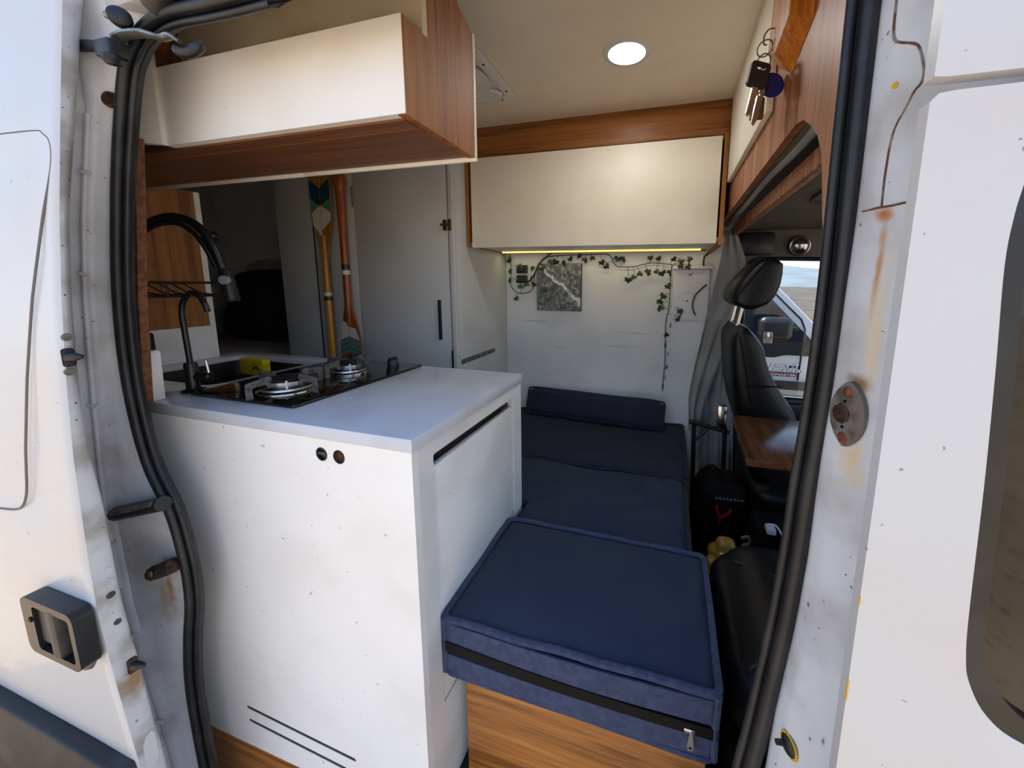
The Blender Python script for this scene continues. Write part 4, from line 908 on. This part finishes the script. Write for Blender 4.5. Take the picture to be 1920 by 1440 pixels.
# ------------------------------------------------------------------ curtain and track at the cab opening
cu = thing('curtain', 'grey cloth curtain gathered at the far side of the cab opening', 'curtain', (.2, 1.95, .42))
def curtain(zt, zb, lft, rgt, y0, amp, waves, nz=24, nx=36, ph=0):
    rows = []
    for j in range(nz+1):
        z = zt+(zb-zt)*j/nz; l = interp(z, *lft); r = interp(z, *rgt)
        rows.append([(l+(r-l)*i/nx, y0+amp*math.sin(2*PI*waves*i/nx+ph+.4*math.sin(z*4))*(.5+.5*j/nz)+.008*mnoise.noise(Vector((i*.2, z*5, ph))), z) for i in range(nx+1)])
    return solid(loft(B(), rows), .003)
obj('cloth', curtain(1.455, .44, ([1.46, 1.29, 1.13, .95, .80, .63, .44], [.235, .212, .185, .155, .130, .108, .118]), ([1.46, 1.33, 1.22, 1.10, 1.0, .90, .70, .55, .44], [.275, .325, .335, .305, .278, .262, .215, .178, .175]), 1.945, .010, 2.0), 'fabric_grey', cu)
obj('cloth', curtain(1.30, .02, ([1.3, .9, .6, .02], [.24, .22, .165, .20]), ([1.3, .9, .5, .02], [.33, .30, .34, .37]), 2.01, .012, 3.0, ph=1.3), 'fabric_grey', cu)
tr = thing('curtain_track', 'grey curtain track behind the oak partition arch', 'track', (.25, 1.4, 1.49))
obj('rail', bx(.222, .246, .62, 2.04, 1.492, 1.512, bev=.003), 'headliner', tr)
obj('gathered_cloth', tube(B(), smooth_path([(.236, .66, 1.487), (.240, .9, 1.484), (.236, 1.2, 1.486), (.240, 1.5, 1.482), (.236, 1.95, 1.478)], 6), .009, 8), 'fabric_grey', tr)
hb = obj('cab_header_board', bx(.262, .284, .56, 2.05, 1.40, 1.47, bev=.002), 'oak_part'); tag(hb, 'oak header board on the cab side of the curtain track', 'board')
for v in hb.data.vertices:
    if v.co.z < .03: v.co.z += .03

# key hook block and keys
kb = thing('key_block', 'faceted honey wood key holder on the oak partition', 'key holder', (.185, .85, 1.6))
g = B()
pf = [(.765, 1.625), (.765, 1.78), (.91, 1.80), (.935, 1.66), (.845, 1.602)]
bmv0 = [g.verts.new((.1995, y, z)) for y, z in [(.750, 1.632), (.750, 1.80), (.93, 1.83), (.955, 1.66), (.855, 1.600)]]
bmv1 = [g.verts.new((.168, y, z)) for y, z in [(.772, 1.655), (.772, 1.785), (.90, 1.80), (.925, 1.675), (.862, 1.640)]]
for i in range(5): g.faces.new((bmv0[i], bmv0[(i+1) % 5], bmv1[(i+1) % 5], bmv1[i]))
g.faces.new(bmv1); g.faces.new(bmv0[::-1])
obj('block', g, 'honey', kb, smooth=False)
obj('hook', tube(B(), smooth_path([(.170, .885, 1.70), (.160, .885, 1.70), (.152, .885, 1.69), (.152, .885, 1.675), (.158, .885, 1.672)], 4), .0016, 6), 'grey_metal', kb)
ks = thing('keys', 'bunch of keys with blue tag and small padlock on rings', 'keys', (.16, .89, 1.56))
def ring(c, r, n, rr=.0014):
    n = Vector(n).normalized(); q = Vector((0, 0, 1)).rotation_difference(n)
    return tube(B(), [Vector(c)+q@Vector((r*math.cos(2*PI*k/24), r*math.sin(2*PI*k/24), 0)) for k in range(24)], rr, 6, closed=True)
obj('split_ring', ring((.155, .888, 1.668), .0145, (.5, 1, .1)), 'grey_metal', ks)
obj('split_ring', ring((.157, .903, 1.650), .0145, (.9, 1, .3)), 'grey_metal', ks)
obj('split_ring', ring((.157, .912, 1.631), .011, (.9, .6, .3)), 'grey_metal', ks)
def key(y, z, x, ang, hl, hw, head, m):
    bm = B(); plate(bm, rrect(-hw, hw, -hl, 0, .005, 3), 'x', -.003, .003, [rrect(-hw*.5, hw*.5, -hl*.32, -hl*.12, .002, 2)])
    bl = B(); plate(bl, [(-.0042, -hl), (.0042, -hl), (.0042, -hl-.014), (.0030, -hl-.020), (.0042, -hl-.025), (.0026, -hl-.034), (.0, -hl-.042), (-.0042, -hl-.038)], 'x', -.0011, .0011)
    for b_ in (bm, bl):
        bmesh.ops.rotate(b_, verts=b_.verts, cent=(0, 0, 0), matrix=Matrix.Rotation(ang, 3, 'X')); bmesh.ops.rotate(b_, verts=b_.verts, cent=(0, 0, 0), matrix=Matrix.Rotation(-1.2, 3, 'Z')); bmesh.ops.scale(b_, verts=b_.verts, vec=(1.5, 1.5, 1.35)); bmesh.ops.translate(b_, verts=b_.verts, vec=(x, y, z))
    k_ = obj('key', bm, head, ks, smooth=False); obj('key_blade', bl, m, k_, smooth=False)
key(.884, 1.640, .150, -.18, .034, .0135, 'cab_trim', 'key_metal'); key(.905, 1.625, .157, -.10, .028, .009, 'grey_plastic', 'key_metal'); key(.893, 1.597, .156, -.15, .012, .004, 'key_metal', 'key_metal')
obj('blue_tag', lathe(B(), [(0, .0015), (.024, .0015), (.025, 0), (.024, -.0015), (0, -.0015)], (.176, .905, 1.606), (.2, -1, .1), 28), 'tag_blue', ks)
pk = obj('padlock', bx(.140, .166, .905, .917, 1.545, 1.585, bev=.002), 'brass', ks)
obj('shackle', tube(B(), smooth_path([(.145, .911, 1.584), (.145, .911, 1.602), (.153, .911, 1.612), (.161, .911, 1.602), (.161, .911, 1.584)], 4), .0018, 6), 'grey_metal', pk)

# ------------------------------------------------------------------ cab things
st = thing('driver_seat', 'black leather driver seat with headrest', 'seat', (.55, 1.75, -.05))
def seat_slab(prof_f, y0, y1, nz, m, name, r=.05, par=st):
    """prof_f: list of (z, x_back, x_front)"""
    rows = []; zs = [p[0] for p in prof_f][::-1]; xb = [p[1] for p in prof_f][::-1]; xf = [p[2] for p in prof_f][::-1]
    bm = B(); rings = []
    for j in range(nz+1):
        z = prof_f[0][0]+(prof_f[-1][0]-prof_f[0][0])*j/nz; a = interp(z, zs, xb); c = interp(z, zs, xf)
        t = min(1, min(j, nz-j)/3+.55)
        ring_ = []
        for k in range(28):
            an = 2*PI*k/28; ce, se = math.cos(an), math.sin(an)
            sx_ = abs(ce)**.5*(1 if ce > 0 else -1); sy_ = abs(se)**.45*(1 if se > 0 else -1)
            ring_.append(bm.verts.new(((a+c)/2+(c-a)/2*sx_*t, (y0+y1)/2+(y1-y0)/2*sy_*(t*.15+.85), z)))
        rings.append(ring_)
    for A, C in zip(rings, rings[1:]):
        for k in range(28): bm.faces.new((A[k], A[(k+1) % 28], C[(k+1) % 28], C[k]))
    bm.faces.new(rings[0]); bm.faces.new(rings[-1])
    return obj(name, bm, m, par, angle=70)
bk = seat_slab([(.30, .40, .62), (.45, .34, .60), (.60, .30, .54), (.70, .265, .495), (.80, .245, .425), (.88, .235, .385), (.95, .228, .365), (1.0, .228, .335), (1.035, .245, .310)], 1.55, 1.90, 26, 'leather', 'backrest')
obj('seam', tube(B(), [(.262, 1.548, 1.0), (.285, 1.545, .9), (.31, 1.545, .78), (.35, 1.545, .62)], .003, 6), 'zip_black', bk)
obj('seam', tube(B(), [(.29, 1.545, .80), (.34, 1.542, .806), (.38, 1.545, .810), (.42, 1.55, .812)], .003, 6), 'zip_black', bk)
hr = seat_slab([(1.105, .262, .335), (1.13, .225, .375), (1.16, .218, .395), (1.20, .232, .408), (1.245, .268, .412), (1.28, .300, .408), (1.302, .325, .39)], 1.57, 1.86, 18, 'leather', 'headrest')
obj('seam', tube(B(), [(.232, 1.572, 1.135), (.262, 1.568, 1.18), (.30, 1.568, 1.235), (.345, 1.572, 1.29)], .003, 6), 'zip_black', hr)
for y in (1.64, 1.80): obj('headrest_post', tube(B(), [(.262, y, 1.02), (.282, y, 1.13)], .0075, 10), 'chrome', st)
obj('seat_pad', cushion(.36, .95, 1.52, 2.0, .22, .40, puff=.02, n=10, r=.05), 'leather', st)
obj('pedestal', bx(.45, .85, 1.6, 1.95, -.05, .22, bev=.01), 'cab_trim', st)
obj('belt_buckle', bx(.20, .235, 1.53, 1.56, .62, .72, bev=.008), 'chrome', st)
tbq = thing('swivel_table', 'small wooden swivel table in front of the driver seat', 'table', (.37, 1.3, .02))
g = B(); plate(g, [(.232, 1.115), (.56, 1.125), (.60, 1.50), (.250, 1.497)], 'z', .676, .70, bev=.002)
obj('table_top', g, 'table_wood', tbq)
obj('table_leg', lathe(B(), [(.045, 0), (.045, .01), (.026, .014), (.026, .72), (.04, .722), (.04, .725)], (.52, 1.28, -.05), seg=20), 'black_plastic', tbq)
ps = thing('passenger_seat', 'black leather passenger seat at the right beside the blue cushion', 'seat', (.4, .9, -.05))
obj('seat_cushion', cushion(.158, .68, .66, 1.13, .25, .445, puff=.03, n=14, r=.09), 'leather', ps)
obj('seat_side', cushion(.16, .66, .64, 1.12, -.03, .28, puff=.01, n=8, r=.03), 'leather', ps)
obj('seam', tube(B(), smooth_path([(.19, .72, .43), (.26, .76, .463), (.33, .80, .472), (.42, .82, .475)], 4), .003, 6), 'cab_trim', ps)
obj('seam', tube(B(), smooth_path([(.20, 1.0, .452), (.28, .95, .470), (.36, .90, .476)], 4), .003, 6), 'cab_trim', ps)
ch = thing('folding_chair', 'black tubular folding chair standing behind the bed end', 'chair', (.2, 1.8, -.05))
obj('arm_bar', tube(B(), [(.112, 1.86, .524), (.20, 1.86, .508), (.30, 1.86, .488)], .011, 10), 'black_plastic', ch)
for x in (.137, .28): obj('leg', tube(B(), [(x, 1.86, .515), (x+.01, 1.86, .2), (x+.02, 1.86, -.05)], .011, 10), 'black_plastic', ch)
obj('strut', tube(B(), [(.14, 1.86, .42), (.21, 1.86, .505)], .008, 8), 'black_plastic', ch)
obj('seat_fabric', bx(.14, .30, 1.78, 1.91, .20, .215, bev=.004), 'bag_black', ch)
bg_ = thing('tool_bag', 'black tool bag with pale lettering on the cab floor', 'bag', (.24, 1.62, -.05))
obj('bag_body', cushion(.15, .345, 1.555, 1.74, -.045, .36, puff=.012, n=10, r=.04), 'bag_black', bg_)
pr_ = B()
for i in range(8): tube(pr_, smooth_path([(.215+i*.014, 1.532, .318+.0012*i), (.219+i*.014, 1.532, .330+(i % 2)*.002), (.223+i*.014, 1.532, .319+.0012*i)], 3), .0014, 5)
obj('print', pr_, 'print_pale', bg_)
obj('top_handle', tube(B(), smooth_path([(.17, 1.62, .36), (.17, 1.60, .41), (.21, 1.60, .43), (.25, 1.60, .37)], 5), .007, 8), 'bag_black', bg_)
pli = thing('pliers', 'red handled pliers hanging on the black tool bag', 'pliers', (.25, 1.52, .24))
obj('handle', tube(B(), smooth_path([(.221, 1.515, .300), (.224, 1.513, .275), (.236, 1.515, .245)], 4), .006, 8), 'red_plastic', pli)
obj('handle', tube(B(), smooth_path([(.276, 1.515, .292), (.258, 1.513, .268), (.236, 1.515, .250)], 4), .006, 8), 'red_plastic', pli)
obj('jaws', tube(B(), [(.236, 1.515, .250), (.234, 1.515, .222)], [.007, .004], 8), 'red_plastic', pli)
rp_ = tube(B(), smooth_path([(.31, 1.45, .22), (.33, 1.44, .235), (.335, 1.44, .21), (.315, 1.44, .195), (.325, 1.43, .17), (.34, 1.42, .14), (.36, 1.40, .11), (.40, 1.38, .08)], 5), .007, 8)
tag(obj('rope', rp_, 'rope_tan'), 'tan rope trailing off the tool bag in the cab', 'rope')
tn = thing('slipper_pair', 'shiny tan rounded slippers half hidden behind the blue cushion', 'slippers', (.2, 1.25, .25))
obj('slipper', cushion(.175, .265, 1.22, 1.30, .235, .315, puff=.02, n=8, r=.035), 'tan_leather', tn)
obj('slipper', cushion(.138, .190, 1.14, 1.21, .225, .300, puff=.02, n=8, r=.03), 'tan_leather', tn)
obj('slipper_rack', bx(.15, .45, 1.14, 1.32, -.05, .232, bev=.01), 'bag_black', tn)
ws_ = thing('carrier_strap', 'white plastic strap lying in the dark cab', 'strap', (.40, 1.36, .26))
obj('strap', bx(.365, .395, 1.34, 1.38, .325, .345, bev=.003), 'white_plastic', ws_)
obj('strap_loop', tube(B(), smooth_path([(.37, 1.37, .345), (.40, 1.37, .345), (.42, 1.34, .32), (.435, 1.32, .30)], 4), .004, 6), 'white_plastic', ws_)
obj('strap_box', bx(.34, .49, 1.345, 1.50, -.05, .324, bev=.01), 'bag_black', ws_)

# ------------------------------------------------------------------ neighbouring van seen through the cab window
nv = thing('neighbour_van', 'white van parked beyond the cab window with chrome lettering', 'van', (-.5, 4.1, -.64))
body = [(-3.2, -.34), (1.9, -.34), (1.95, .30), (1.88, .50), (1.30, .675), (1.05, .920), (.787, 1.191), (.10, 1.82), (-.3, 1.88), (-3.2, 1.90)]
obj('body_side', plate(B(), body, 'y', 3.2, 5.1, bev=.02), 'truck_white', nv)
gl = [(.735, 1.105), (1.035, .795), (1.06, .755), (1.06, .660), (.90, .660), (.86, .655), (.80, .636), (-.35, .636), (-.35, 1.50), (.30, 1.50)]
obj('side_glass', plate(B(), gl, 'y', 3.188, 3.21), 'truck_glass', nv)
obj('window_divider', plate(B(), [(.985, .66), (.993, .66), (1.002, .83), (.994, .84)], 'y', 3.182, 3.2), 'cab_trim', nv)
obj('door_seam', tube(B(), [(.76, 3.198, 1.145), (.86, 3.198, 1.045), (.965, 3.198, .94), (.995, 3.198, .87), (1.0, 3.198, .80), (.989, 3.198, .652), (.98, 3.198, .463)], .006, 6), 'zip_black', nv)
obj('rub_strip', bx(-2.5, 1.5, 3.17, 3.21, .385, .452, bev=.006), 'black_plastic', nv)
obj('lower_cladding', bx(-2.8, 1.7, 3.17, 3.21, -.34, .335, bev=.006), 'black_plastic', nv)
mi = obj('wing_mirror', cushion(.64, .86, 3.0, 3.12, .80, .955, puff=.01, n=8, r=.035), 'black_plastic', nv)
obj('mirror_arm', bx(.82, .915, 3.06, 3.2, .865, .892, bev=.008), 'black_plastic', mi)
obj('mirror_glass', bx(.668, .728, 2.992, 3.0, .772, .86, bev=.006), 'chrome', mi)
def letters(name, s, x0, x1, z0, h, m, depth):
    g_ = text_mesh(B(), s, h*1.42, (x0+.004, 3.1985, z0-.003), (1, 0, 0), (0, 0, 1), .004, width=x1-x0+.004, shear=.15)
    obj('letter_shadow_edge', g_, 'cab_trim', nv, smooth=False)
    # read from the near side: x runs right, so the text faces -y
    obj(name, text_mesh(B(), s, h*1.42, (x0, 3.196, z0), (1, 0, 0), (0, 0, 1), depth, width=x1-x0, shear=.15), m, nv, smooth=False)
letters('lettering', 'RAM', .745, .972, .560, .031, 'badge_chrome', .01)
letters('lettering', '1500', .745, .970, .524, .026, 'badge_chrome', .01)
bdg = obj('badge', bx(.73, .970, 3.190, 3.2, .488, .518, bev=.003), 'badge_red', nv)
obj('badge_lettering', text_mesh(B(), 'PROMASTER', .022, (.74, 3.187, .495), (1, 0, 0), (0, 0, 1), .006, width=.222), 'badge_chrome', bdg, smooth=False)
for x in (-2.0, 1.25):
    wl = obj('wheel', lathe(B(), [(.20, -.1), (.32, -.1), (.34, -.06), (.34, .06), (.32, .1), (.20, .1), (.18, .04), (0, .04)], (x, 3.32, -.30), (0, -1, 0), 28), 'rubber', nv)
